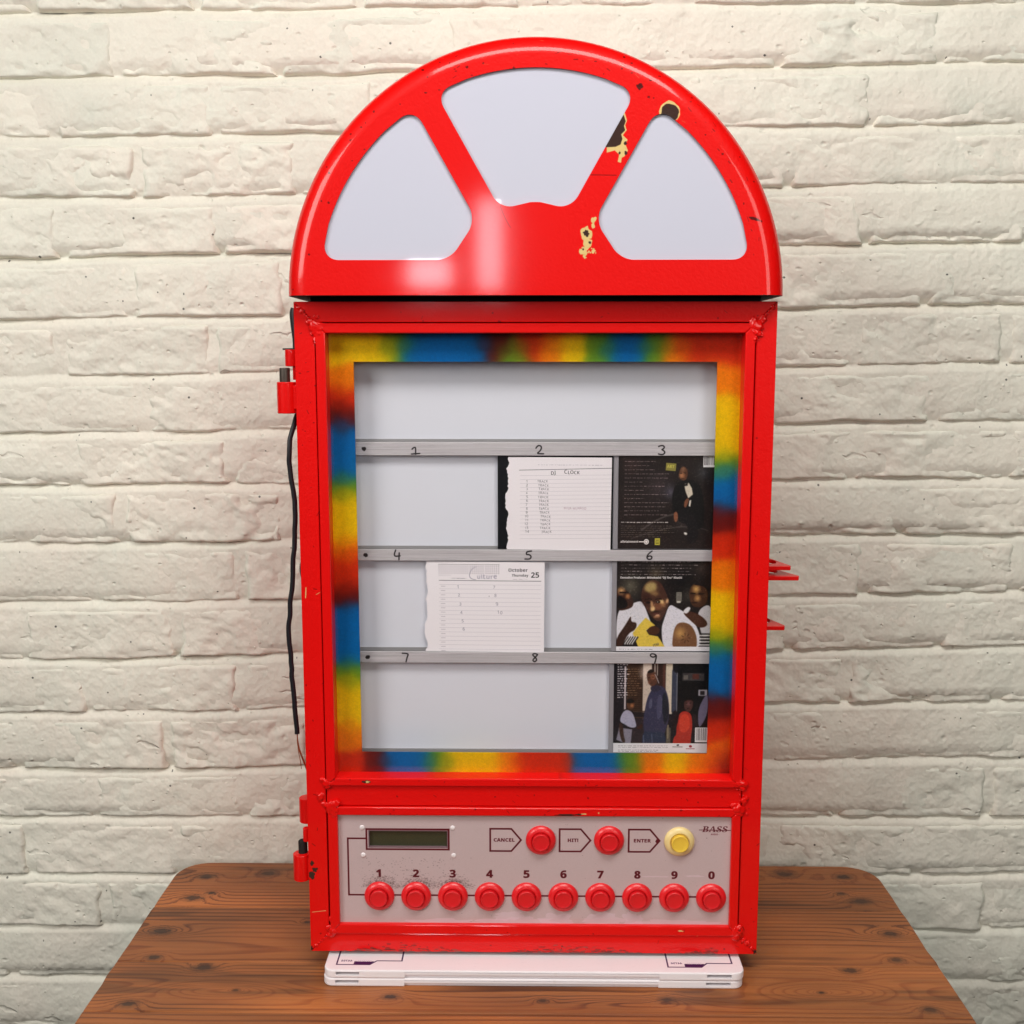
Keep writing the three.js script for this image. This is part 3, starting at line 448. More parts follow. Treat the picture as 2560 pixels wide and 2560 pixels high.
// button panel with its print
const PX0 = -0.2465, PX1 = 0.248, PY0 = 0.036, PY1 = 0.1895, ZP = -0.003;
const panelMap = canvasTex(2048, 636, (ctx, w, h) => {
  ctx.fillStyle = '#cbb9bb'; ctx.fillRect(0, 0, w, h); const r = rng(40);
  for (let k = 0; k < 26000; k++) { const t = r(); ctx.fillStyle = t < 0.5 ? 'rgba(150,128,132,0.10)' : 'rgba(240,228,232,0.10)'; ctx.fillRect(r() * w, r() * h, 1 + r() * 5, 1 + r() * 1.5); }
  metres(ctx, w, h, PX0, PX1, PY0, PY1); const maroon = '#5b0a1c', dy = -0.0017;
  // peeling film along the lower edge
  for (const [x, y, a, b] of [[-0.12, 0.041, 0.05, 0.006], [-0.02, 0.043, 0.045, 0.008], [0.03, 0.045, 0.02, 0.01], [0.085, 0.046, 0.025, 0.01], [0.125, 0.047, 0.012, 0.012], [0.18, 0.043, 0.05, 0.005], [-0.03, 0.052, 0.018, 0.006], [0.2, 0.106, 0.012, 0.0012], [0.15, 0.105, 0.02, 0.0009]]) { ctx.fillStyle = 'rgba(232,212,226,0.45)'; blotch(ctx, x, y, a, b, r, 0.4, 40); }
  ctx.lineWidth = 0.0023; ctx.strokeStyle = ctx.fillStyle = maroon; ctx.lineJoin = 'miter';
  ctx.strokeRect(-0.2072, 0.1405 + dy, 0.1022, 0.0262);
  ctx.lineWidth = 0.0021; ctx.beginPath(); ctx.moveTo(-0.208, 0.1545 + dy); ctx.lineTo(-0.2305, 0.1545 + dy); ctx.lineTo(-0.2305, 0.0802 + dy); ctx.lineTo(-0.19, 0.0802 + dy); ctx.lineTo(0.2212, 0.0802 + dy); ctx.stroke();
  for (const [x, s, k] of [[-0.0535, 'CANCEL', 0.0062], [0.0325, 'HIT!', 0.0062], [0.118, 'ENTER', 0.0062]]) {
    const y = 0.1535 + dy; ctx.lineWidth = 0.0022; ctx.beginPath(); ctx.moveTo(x, y - 0.0145); ctx.lineTo(x, y + 0.0145); ctx.lineTo(x + 0.0262, y + 0.0145); ctx.lineTo(x + 0.0382, y); ctx.lineTo(x + 0.0262, y - 0.0145); ctx.closePath(); ctx.stroke();
    words(ctx, s, x + (s === 'CANCEL' ? 0.0172 : 0.0165), y - 0.0022, k, { bold: true, wide: s === 'HIT!' ? 1.15 : 1.12, heavy: 4 });
  }
  blotch(ctx, 0.1532, 0.1528 + dy, 0.0024, 0.0024, r, 0.25);
  '1234567890'.split('').forEach((d, i) => words(ctx, d, -0.1922 + i * 0.04595, 0.1042 + dy, 0.0132, { bold: true, wide: 1.14, heavy: 5 }));
  words(ctx, 'BASS', 0.2235, 0.1655 + dy, 0.0105, { bold: true, font: 'serif', skew: -0.22, wide: 1.16 }); ctx.lineWidth = 0.0009; ctx.beginPath(); ctx.moveTo(0.2045, 0.168 + dy); ctx.lineTo(0.2465, 0.1675 + dy); ctx.stroke(); words(ctx, 'AUDIO', 0.2235, 0.1612 + dy, 0.0028, { bold: true });
  // grime round the first buttons
  for (let k = 0; k < 1500; k++) { const i = Math.floor(r() * 3), a = 0.5 + r() * 2.1, R = 0.0195 + r() * r() * 0.012; ctx.fillStyle = `rgba(70,52,52,${0.06 + r() * 0.22})`; blotch(ctx, -0.1922 + i * 0.046 + 0.01 * (r() - 0.3) + Math.cos(a) * R, 0.077 + Math.sin(a) * R, 0.0003 + r() * 0.0011, 0.0002 + r() * 0.0007, r, 0.4, 8); }
  for (let k = 0; k < 150; k++) { ctx.fillStyle = `rgba(70,50,54,${0.15 + r() * 0.3})`; blotch(ctx, -0.215 + r() * 0.12, 0.1 + r() * 0.028, 0.0002 + r() * 0.0008, 0.0002 + r() * 0.0006, r, 0.4, 8); }
  for (let k = 0; k < 60; k++) { ctx.fillStyle = `rgba(90,66,70,${0.15 + r() * 0.3})`; blotch(ctx, PX0 + r() * 0.49, PY0 + r() * 0.153, 0.0002 + r() * 0.0007, 0.0002 + r() * 0.0006, r, 0.4, 8); }
});
const panelShape = poly([[PX0, PY0], [PX1, PY0], [PX1, PY1], [PX0, PY1]]);
panelShape.holes.push(new THREE.Path([[-0.205, 0.1405], [-0.205, 0.1637], [-0.106, 0.1637], [-0.106, 0.1405]].map(([x, y]) => new THREE.Vector2(x, y))));
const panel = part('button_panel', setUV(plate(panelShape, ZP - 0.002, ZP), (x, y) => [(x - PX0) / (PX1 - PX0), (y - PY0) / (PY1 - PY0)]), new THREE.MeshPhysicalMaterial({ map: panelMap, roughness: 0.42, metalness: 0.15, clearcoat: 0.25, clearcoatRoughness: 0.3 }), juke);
part('display', box(-0.208, -0.103, 0.137, 0.167, ZP - 0.0062, ZP - 0.0042, 0.0003), new THREE.MeshPhysicalMaterial({ map: dataTex(128, 40, (i, j) => { const v = 0.9 + (hash(i, j) - 0.5) * 0.18; return [58 * v, 62 * v, 40 * v]; }, true), roughness: 0.45, clearcoat: 0.5 }), panel, 'blank dark olive display');
for (const [x0, x1, y0, y1] of [[-0.2049, -0.1061, 0.1406, 0.1416], [-0.2049, -0.1061, 0.1626, 0.1636], [-0.2049, -0.2039, 0.1416, 0.1626], [-0.1071, -0.1061, 0.1416, 0.1626]]) part('display_bezel', box(x0, x1, y0, y1, ZP - 0.0042, ZP - 0.0002), new THREE.MeshStandardMaterial({ color: 0x7a5f66, roughness: 0.5 }), panel);
for (const [x, y] of [[-0.2125, 0.1685], [-0.1, 0.1685], [-0.2115, 0.1325], [-0.099, 0.1325]]) { const g = new THREE.SphereGeometry(0.0032, 18, 8, 0, Math.PI * 2, 0, Math.PI / 2); g.rotateX(Math.PI / 2); g.scale(1, 1, 0.5); g.translate(x, y - 0.0015, ZP); part('clear_bumper', g, new THREE.MeshPhysicalMaterial({ color: 0xe9e2e4, roughness: 0.12, clearcoat: 1 }), panel); }

// push buttons
{
  const lathe = (pts) => { const g = new THREE.LatheGeometry(pts.map(([r, z]) => new THREE.Vector2(r, z)), 56); g.rotateX(Math.PI / 2); return g; };
  const smoothPts = (ctrl, n) => new THREE.SplineCurve(ctrl.map(([a, b]) => new THREE.Vector2(a, b))).getPoints(n).map((p) => [p.x, p.y]);
  const rimG = lathe([[0.0187, 0], ...smoothPts([[0.0187, 0.0012], [0.0181, 0.0026], [0.016, 0.0046], [0.0136, 0.0056], [0.0126, 0.0057]], 14), ...smoothPts([[0.0122, 0.0055], [0.0116, 0.0048], [0.011, 0.0044]], 5), [0.0109, 0.001]]);
  const capG = lathe([[0.0107, 0.001], [0.0107, 0.0086], ...smoothPts([[0.0106, 0.0092], [0.0101, 0.0098], [0.0092, 0.0099]], 6), ...smoothPts([[0.0086, 0.0096], [0.006, 0.0092], [0.003, 0.0091], [0, 0.0091]], 6)]);
  const plastic = (c) => new THREE.MeshPhysicalMaterial({ color: c, roughness: 0.36, clearcoat: 0.3, clearcoatRoughness: 0.25 });
  const redRim = plastic(new THREE.Color().setRGB(0.78, 0.012, 0.018)), redCap = plastic(new THREE.Color().setRGB(0.72, 0.01, 0.016));
  const cream = plastic(new THREE.Color().setRGB(0.86, 0.68, 0.3)), yellow = plastic(new THREE.Color().setRGB(0.86, 0.58, 0.06));
  const dy = -0.0012;
  const button = (x, y, a, b, label) => { const m = part('push_button', rimG, a, juke, label); m.position.set(x, y + dy, ZP + 0.0001); const p = part('plunger', capG, b, m); p.rotation.z = x * 40; };
  for (let i = 0; i < 10; i++) button(-0.1922 + i * 0.04595, 0.0788, redRim, redCap);
  button(0.0092, 0.1534, redRim, redCap); button(0.0936, 0.1536, redRim, redCap); button(0.1804, 0.1527, cream, yellow, 'cream and yellow push button');
}

// hinges, lock lugs and cable on the sides
{
  const cyl = (x, y0, y1, z, r, seg = 28) => { const pts = [[0.0001, 0], [r - 0.0008, 0], [r, 0.0008], [r, y1 - y0 - 0.0008], [r - 0.0008, y1 - y0], [0.0001, y1 - y0]].map(([a, b]) => new THREE.Vector2(a, b)); const g = new THREE.LatheGeometry(pts, seg); g.translate(x, y0, z); return g; };
  const hinge = (y, lower) => {
    const h = redPart('hinge', lower ? cyl(-0.2905, y - 0.034, y, -0.012, 0.0105) : cyl(-0.293, y - 0.037, y, -0.012, 0.0112), juke);
    if (!lower) { part('pin', cyl(-0.2945, y - 0.002, y + 0.0165, -0.012, 0.0062), steel, h); redPart('knuckle', cyl(-0.289, y + 0.018, y + 0.038, -0.03, 0.0085), h); redPart('leaf', box(-0.2885, -0.2798, y + 0.002, y + 0.036, -0.06, -0.028, 0.001), h); part('latch_wire', box(-0.3, -0.284, y + 0.0375, y + 0.0395, -0.032, -0.029), dark, h); }
    else { redPart('knuckle', cyl(-0.286, y + 0.034, y + 0.066, -0.03, 0.0095), h); part('pin', cyl(-0.289, y - 0.002, y + 0.016, -0.014, 0.0055), dark, h); redPart('knuckle', cyl(-0.2835, y + 0.016, y + 0.0335, -0.012, 0.0045), h); redPart('leaf', box(-0.2885, -0.2798, y + 0.036, y + 0.064, -0.06, -0.028, 0.001), h); }
    redPart('leaf', box(-0.2868, -0.2799, y - 0.032, y - 0.004, -0.016, -0.006, 0.001), h);
  };
  hinge(0.7155); hinge(0.129, true);
  const lug = (y, z0, z1, w0, w1, hole) => { const s = new THREE.Shape(); s.moveTo(0.2796, -z1); s.lineTo(w1, -z1); s.lineTo(w1 + 0.002, -z1 + 0.006); s.lineTo(w0, -z0); s.lineTo(0.2796, -z0); const p = new THREE.Path(); p.absellipse(hole[0], -hole[1], 0.0085, 0.016, 0, Math.PI * 2, true); s.holes.push(p); const g = plate(s, 0, 0.005, 0.0006); g.rotateX(-Math.PI / 2); g.translate(0, y, 0); return redPart('lock_lug', g, juke); };
  lug(0.4835, -0.17, -0.05, 0.285, 0.317, [0.298, -0.085]);
  lug(0.4715, -0.14, -0.046, 0.288, 0.3265, [0.3, -0.085]);
  lug(0.4045, -0.165, -0.062, 0.285, 0.315, [0.296, -0.098]);
  for (const [y, h] of [[0.489, 0.022], [0.41, 0.024]]) { const s = poly([[0.2797, y], [0.2875, y], [0.2865, y + h * 0.6], [0.2797, y + h]]); redPart('gusset', plate(s, -0.075, -0.069, 0.0005), juke); }
  const black = new THREE.MeshStandardMaterial({ color: 0x14131a, roughness: 0.45 });
  const tube = (pts, r, n, seg = 10) => new THREE.TubeGeometry(new THREE.CatmullRomCurve3(pts.map((p) => new THREE.Vector3(...p))), n, r, seg);
  const cab = part('cable', tube([[-0.283, 0.69, -0.05], [-0.2865, 0.67, -0.028], [-0.2932, 0.6416, -0.02], [-0.2925, 0.6079, -0.02], [-0.2886, 0.5692, -0.02], [-0.2893, 0.54, -0.02], [-0.2912, 0.5104, -0.02], [-0.296, 0.4609, -0.02], [-0.2995, 0.421, -0.02], [-0.2992, 0.3807, -0.02], [-0.2961, 0.3298, -0.02], [-0.2935, 0.2815, -0.02]], 0.0031, 120), black, juke, 'black cable with frayed copper end');
  { const p = cab.geometry.attributes.position; for (let i = 0; i < p.count; i++) { const k = (fbm(p.getY(i) * 60, 3, 2) - 0.5) * 0.0022; p.setX(i, p.getX(i) + k); } cab.geometry.computeVertexNormals(); }
  const copper = new THREE.MeshStandardMaterial({ color: 0xa8603c, roughness: 0.4, metalness: 0.6 });
  part('copper_strand', tube([[-0.2935, 0.2825, -0.02], [-0.2925, 0.265, -0.019], [-0.2875, 0.25, -0.018], [-0.283, 0.235, -0.02]], 0.0008, 20, 6), copper, cab); part('copper_strand', tube([[-0.2932, 0.2825, -0.02], [-0.293, 0.26, -0.021], [-0.2905, 0.246, -0.02], [-0.2895, 0.236, -0.02]], 0.0005, 20, 6), copper, cab); part('copper_strand', tube([[-0.2938, 0.2825, -0.02], [-0.2916, 0.262, -0.022], [-0.2868, 0.247, -0.022], [-0.2835, 0.238, -0.022]], 0.0005, 20, 6), copper, cab);
  part('cable_clip', tube([[-0.2865, 0.802, -0.045], [-0.288, 0.797, -0.045], [-0.2875, 0.785, -0.045], [-0.2855, 0.765, -0.045], [-0.2855, 0.748, -0.045], [-0.285, 0.73, -0.045]], 0.0058, 40), black, juke);
  for (const [y0, y1, x] of [[0.56, 0.655, -0.2815], [0.47, 0.5, -0.283]]) { const g = new THREE.SphereGeometry(1, 20, 14); g.scale(0.007, (y1 - y0) / 2, 0.014); g.translate(x, (y0 + y1) / 2, -0.045); part('side_knob', g, black, juke); }
}

// ---------------------------------------------------------------- sleeves and notes held behind the strips
const clearPlastic = new THREE.MeshPhysicalMaterial({ color: 0x9a969c, roughness: 0.12, clearcoat: 1 });
const spineMat = new THREE.MeshPhysicalMaterial({ color: 0x18191d, roughness: 0.25, clearcoat: 0.8 });
function cdCase(x, y, map, label, blackTray) {
  const c = thing('compact_disc_case', label, 'CD case', 'compact disc cases on the title board'); c.position.set(JX + x, JY + y, 0);
  const w = 0.1405, h = 0.124, zf = -0.0397, zb = -0.0443;
  part('tray', box(0, w, 0.0002, h, zb, zf - 0.0006, 0.0006), blackTray ? spineMat : clearPlastic, c);
  part('spine', box(0.0004, 0.0055, 0.0008, h - 0.0006, zf - 0.0006, zf + 0.0006), blackTray ? spineMat : clearPlastic, c);
  if (map) part('back_cover', setUV(box(0.006, w - 0.001, 0.0012, h - 0.001, zf - 0.0006, zf), (px, py) => [(px - 0.006) / 0.1178, (py - 0.0012) / 0.1155]), new THREE.MeshPhysicalMaterial({ map, roughness: 0.35, clearcoat: 0.8, clearcoatRoughness: 0.04 }), c);
  return c;
}
// the printed pictures; canvases of 640 x 584 stand for 13.4 by 12.2 cm
const soft = (ctx, x, y, r, c0, c1 = 'rgba(0,0,0,0)') => { const g = ctx.createRadialGradient(x, y, 0, x, y, r); g.addColorStop(0, c0); g.addColorStop(1, c1); ctx.fillStyle = g; ctx.fillRect(x - r, y - r, 2 * r, 2 * r); };
const blob = (ctx, c, pts) => { ctx.fillStyle = c; ctx.beginPath(); const n = pts.length; for (let i = 0; i < n; i++) { const [ax, ay] = pts[i], [bx, by] = pts[(i + 1) % n]; const mx = (ax + bx) / 2, my = (ay + by) / 2; i ? ctx.quadraticCurveTo(ax, ay, mx, my) : ctx.moveTo(mx, my); } ctx.quadraticCurveTo(pts[0][0], pts[0][1], (pts[0][0] + pts[1][0]) / 2, (pts[0][1] + pts[1][1]) / 2); ctx.fill(); };
const fill = (ctx, c, pts) => { ctx.fillStyle = c; ctx.beginPath(); pts.forEach(([x, y], i) => (i ? ctx.lineTo(x, y) : ctx.moveTo(x, y))); ctx.fill(); };
const smudgeLines = (ctx, r, x, y, n, gapY, wmin, wmax, col, hgt = 5) => { for (let k = 0; k < n; k++) { let px = x; const end = x + wmin + r() * (wmax - wmin); while (px < end) { const l = 4 + r() * 22; ctx.fillStyle = col(r()); ctx.fillRect(px, y + k * gapY + (r() - 0.5), Math.min(l, end - px), hgt * (0.6 + r() * 0.5)); px += l + 3 + r() * 7; } } };
const bars2 = (ctx, r, x, y, w, h) => { ctx.fillStyle = '#f2eef0'; ctx.fillRect(x, y, w, h); ctx.fillStyle = '#4a4348'; for (let px = x + 5; px < x + w - 4;) { const l = 1 + r() * 4; ctx.fillRect(px, y + 4, l, h - 16); px += l + 1.5 + r() * 4; } };
const grain = (c, r, w, h) => { for (let k = 0; k < 5000; k++) { const t = r(); c.fillStyle = t < 0.6 ? 'rgba(0,0,0,0.05)' : 'rgba(255,235,210,0.06)'; c.fillRect(r() * w, r() * h, 2 + r() * 9, 2 + r() * 7); } };
const oval = (c, col, x, y, a, b, t = 0) => { c.fillStyle = col; c.beginPath(); c.ellipse(x, y, a, b, t, 0, 7); c.fill(); };
const cover3 = canvasTex(640, 584, (c, w, h) => {
  const r = rng(3); c.filter = 'blur(2.2px)'; c.fillStyle = '#241a19'; c.fillRect(0, 0, w, h); soft(c, 270, 200, 220, 'rgba(70,58,62,0.8)'); soft(c, 80, 60, 160, 'rgba(58,40,38,0.8)'); soft(c, 345, 230, 90, 'rgba(120,118,140,0.6)'); soft(c, 560, 110, 110, 'rgba(74,76,84,0.7)'); soft(c, 430, 430, 150, 'rgba(60,52,52,0.7)');
  c.strokeStyle = 'rgba(120,112,110,0.5)'; c.lineWidth = 10; c.beginPath(); c.moveTo(150, 470); c.bezierCurveTo(280, 380, 360, 350, 500, 372); c.stroke(); c.lineWidth = 5; c.beginPath(); c.moveTo(90, 520); c.bezierCurveTo(300, 450, 460, 420, 600, 470); c.stroke();
  // seated figure in a dark suit
  blob(c, '#0d0a0c', [[372, 190], [398, 168], [445, 150], [520, 160], [560, 230], [575, 420], [540, 470], [470, 440], [420, 380], [360, 360], [352, 260]]); blob(c, '#151114', [[392, 345], [430, 330], [520, 380], [540, 500], [500, 560], [455, 540], [470, 430], [400, 420]]);
  fill(c, '#d9cbb8', [[432, 180], [462, 172], [484, 205], [492, 245], [462, 268], [444, 230]]); fill(c, '#0c090a', [[418, 168], [440, 182], [458, 168], [456, 190], [436, 194]]);
  fill(c, '#e9e0d4', [[470, 282], [482, 278], [476, 322], [466, 316]]); blob(c, '#5e3a28', [[400, 92], [424, 70], [452, 88], [456, 130], [440, 160], [414, 158], [398, 128]]); soft(c, 416, 128, 26, 'rgba(200,134,92,0.95)', 'rgba(200,134,92,0)'); soft(c, 424, 88, 22, 'rgba(150,110,84,0.8)', 'rgba(150,110,84,0)');
  c.fillStyle = '#1a0f0c'; c.fillRect(404, 112, 14, 4); c.fillRect(430, 110, 14, 4); c.fillRect(412, 146, 20, 3); blob(c, '#7a4a34', [[440, 276], [470, 264], [462, 300], [446, 330], [432, 318]]); blob(c, '#8a543c', [[366, 356], [392, 350], [398, 390], [388, 420], [372, 410]]); blob(c, '#efe8e0', [[436, 478], [462, 484], [458, 498], [440, 494]]);
  c.filter = 'none'; grain(c, r, w, h);
  c.save(); c.translate(345, 74); c.rotate(0.08); c.fillStyle = '#8d8440'; c.fillRect(-34, -22, 66, 46); c.fillStyle = '#c8bf58'; c.font = 'bold 26px sans-serif'; c.fillText('ART', -27, 8); c.restore();
  smudgeLines(c, r, 40, 40, 14, 25.4, 120, 330, (t) => `rgba(${170 + t * 50},${150 + t * 40},${150 + t * 40},0.6)`, 4); smudgeLines(c, r, 20, 416, 1, 10, 300, 330, () => 'rgba(225,215,210,0.85)', 6); smudgeLines(c, r, 20, 440, 6, 13.5, 250, 360, (t) => `rgba(${150 + t * 40},${140 + t * 30},140,0.5)`, 3);
  c.fillStyle = '#ece4e2'; c.font = 'bold 19px sans-serif'; c.fillText('alletainment', 18, 546); c.beginPath(); c.arc(190, 540, 17, 0, 7); c.fill(); c.fillRect(140, 537, 40, 6); c.strokeStyle = '#5a4f50'; c.lineWidth = 2; c.beginPath(); c.arc(190, 540, 10, 0, 7); c.stroke(); c.fillStyle = '#c3b645'; c.fillRect(246, 518, 34, 42); c.fillStyle = '#4c471c'; c.fillRect(250, 540, 26, 3); c.fillRect(253, 528, 20, 4); c.fillRect(253, 548, 20, 4);
  bars2(c, r, 556, 6, 84, 70);
});
const cover6 = canvasTex(640, 584, (c, w, h) => {
  const r = rng(6); c.filter = 'blur(2.2px)'; c.fillStyle = '#1d1516'; c.fillRect(0, 0, w, h); soft(c, 90, 170, 150, 'rgba(120,114,96,0.8)'); soft(c, 260, 90, 120, 'rgba(96,84,66,0.8)'); soft(c, 430, 130, 110, 'rgba(16,12,18,0.9)'); soft(c, 480, 230, 120, 'rgba(70,66,58,0.7)'); soft(c, 560, 60, 120, 'rgba(70,56,50,0.8)');
  // three figures in white shirts
  blob(c, '#e2dfe8', [[0, 330], [60, 300], [150, 262], [180, 276], [210, 350], [240, 420], [180, 470], [60, 520], [0, 560]]); blob(c, '#e6e3ee', [[352, 280], [400, 306], [470, 340], [520, 390], [560, 470], [580, 560], [420, 584], [320, 584], [300, 440], [320, 380]]); blob(c, '#d8d4da', [[540, 320], [640, 270], [640, 480], [580, 500], [556, 420]]);
  blob(c, '#3a2018', [[0, 180], [40, 178], [90, 220], [112, 260], [112, 300], [70, 320], [0, 330]]); soft(c, 30, 200, 34, 'rgba(232,180,120,0.95)', 'rgba(232,180,120,0)'); soft(c, 74, 234, 24, 'rgba(206,140,84,0.95)', 'rgba(206,140,84,0)'); c.fillStyle = '#120a08'; c.fillRect(18, 206, 60, 9); blob(c, '#0e0809', [[0, 230], [40, 236], [80, 282], [60, 312], [0, 316]]);
  blob(c, '#4a2c22', [[160, 250], [172, 170], [226, 124], [292, 142], [322, 196], [342, 240], [352, 288], [322, 350], [290, 400], [244, 376], [200, 320]]);
  c.filter = 'blur(8px)'; oval(c, '#b0965e', 226, 178, 42, 34, -0.3); oval(c, '#8d6a44', 252, 214, 30, 14, 0.2); oval(c, '#3a1f18', 196, 250, 26, 40, 0.2); oval(c, '#a8744c', 306, 282, 24, 20, 0.6); oval(c, '#7a4a34', 270, 300, 34, 24, 0.3); c.filter = 'blur(4px)'; oval(c, '#e6c084', 302, 268, 15, 11, 0.5); oval(c, '#e9c48a', 242, 314, 15, 17, 0.2); oval(c, '#c99668', 236, 286, 8, 24, -0.15); oval(c, '#b88560', 272, 362, 22, 9, -0.2); oval(c, '#d8a878', 338, 264, 9, 15, 0.2); oval(c, '#22100c', 262, 332, 26, 5, -0.1);
  c.filter = 'blur(1.6px)'; c.strokeStyle = '#1a0d0a'; c.lineWidth = 7; c.beginPath(); c.moveTo(186, 258); c.quadraticCurveTo(214, 244, 236, 256); c.stroke(); c.beginPath(); c.moveTo(258, 256); c.quadraticCurveTo(280, 244, 302, 254); c.stroke(); oval(c, '#140a08', 212, 274, 14, 7, 0.1); oval(c, '#140a08', 278, 270, 15, 7, 0); oval(c, '#d8c8b4', 274, 270, 4, 3); oval(c, '#5a2c26', 266, 346, 24, 7, -0.1); oval(c, '#d9a98a', 274, 354, 14, 4, -0.1); c.filter = 'blur(2.2px)';
  blob(c, '#4a2c1c', [[482, 210], [500, 160], [540, 148], [600, 170], [610, 230], [600, 280], [560, 306], [510, 300], [490, 260]]); soft(c, 530, 188, 36, 'rgba(232,180,104,0.95)', 'rgba(232,180,104,0)'); soft(c, 540, 246, 30, 'rgba(214,156,92,0.95)', 'rgba(214,156,92,0)'); c.fillStyle = '#140b08'; c.fillRect(492, 212, 34, 8); c.fillRect(546, 214, 40, 8); c.fillRect(506, 272, 34, 6); blob(c, '#160f10', [[498, 160], [540, 132], [610, 150], [622, 210], [606, 200], [580, 166]]);
  c.fillStyle = '#8f8a80'; c.fillRect(398, 208, 36, 60); c.fillStyle = '#4e4a46'; for (let k = 0; k < 6; k++) c.fillRect(400, 214 + k * 9, 32, 4); c.fillStyle = '#d8d2c6'; c.fillRect(402, 264, 26, 12);
  blob(c, '#4a2a1e', [[430, 330], [520, 330], [600, 380], [616, 420], [560, 440], [510, 400]]); blob(c, '#e9e6ec', [[440, 330], [480, 296], [500, 310], [470, 350]]); blob(c, '#3a2118', [[60, 420], [100, 350], [96, 400], [140, 400], [130, 450], [80, 470], [40, 560], [0, 584], [0, 500]]);
  blob(c, '#7b5236', [[380, 480], [400, 410], [450, 396], [510, 420], [546, 500], [540, 584], [376, 584]]); soft(c, 430, 470, 52, 'rgba(220,170,100,0.85)', 'rgba(220,170,100,0)'); c.strokeStyle = 'rgba(60,34,22,0.8)'; c.lineWidth = 5; for (let k = 0; k < 7; k++) { const a = k / 7 * 6.28; c.beginPath(); c.moveTo(468 + Math.cos(a) * 14, 500 + Math.sin(a) * 14); c.lineTo(468 + Math.cos(a) * 34, 500 + Math.sin(a) * 34); c.stroke(); }
  fill(c, '#e9c94e', [[110, 470], [150, 420], [196, 370], [262, 420], [200, 450], [220, 480], [280, 490], [330, 560], [320, 584], [160, 584]]); blob(c, '#4a2a1c', [[200, 470], [220, 430], [262, 420], [300, 450], [270, 486]]); c.fillStyle = '#57504a'; c.save(); c.translate(250, 560); c.rotate(-0.3); c.font = 'bold 24px sans-serif'; c.fillText('JTM', 0, 0); c.restore();
  for (let k = 0; k < 9; k++) { c.fillStyle = k % 2 ? '#f0ecec' : '#221c1c'; c.fillRect(560, 470 + k * 10, 70, 9); c.save(); c.translate(80 + k * 8, 490); c.rotate(0.6); c.fillRect(0, 0, 9, 60); c.restore(); }
  c.filter = 'none'; grain(c, r, w, h);
  smudgeLines(c, r, 26, 14, 5, 20, 430, 520, (t) => `rgba(${170 + t * 80},${160 + t * 70},${160 + t * 70},${0.25 + t * 0.35})`, 5); c.fillStyle = '#f2ecec'; c.font = 'bold 18px sans-serif'; c.fillText('Executive Producer: Mthokozisi "DJ Tira" Khathi', 22, 122);
  c.fillStyle = '#efeaf0'; c.fillRect(0, 556, w, 40); smudgeLines(c, r, 20, 572, 1, 9, 230, 250, () => 'rgba(90,80,90,0.6)', 4);
});
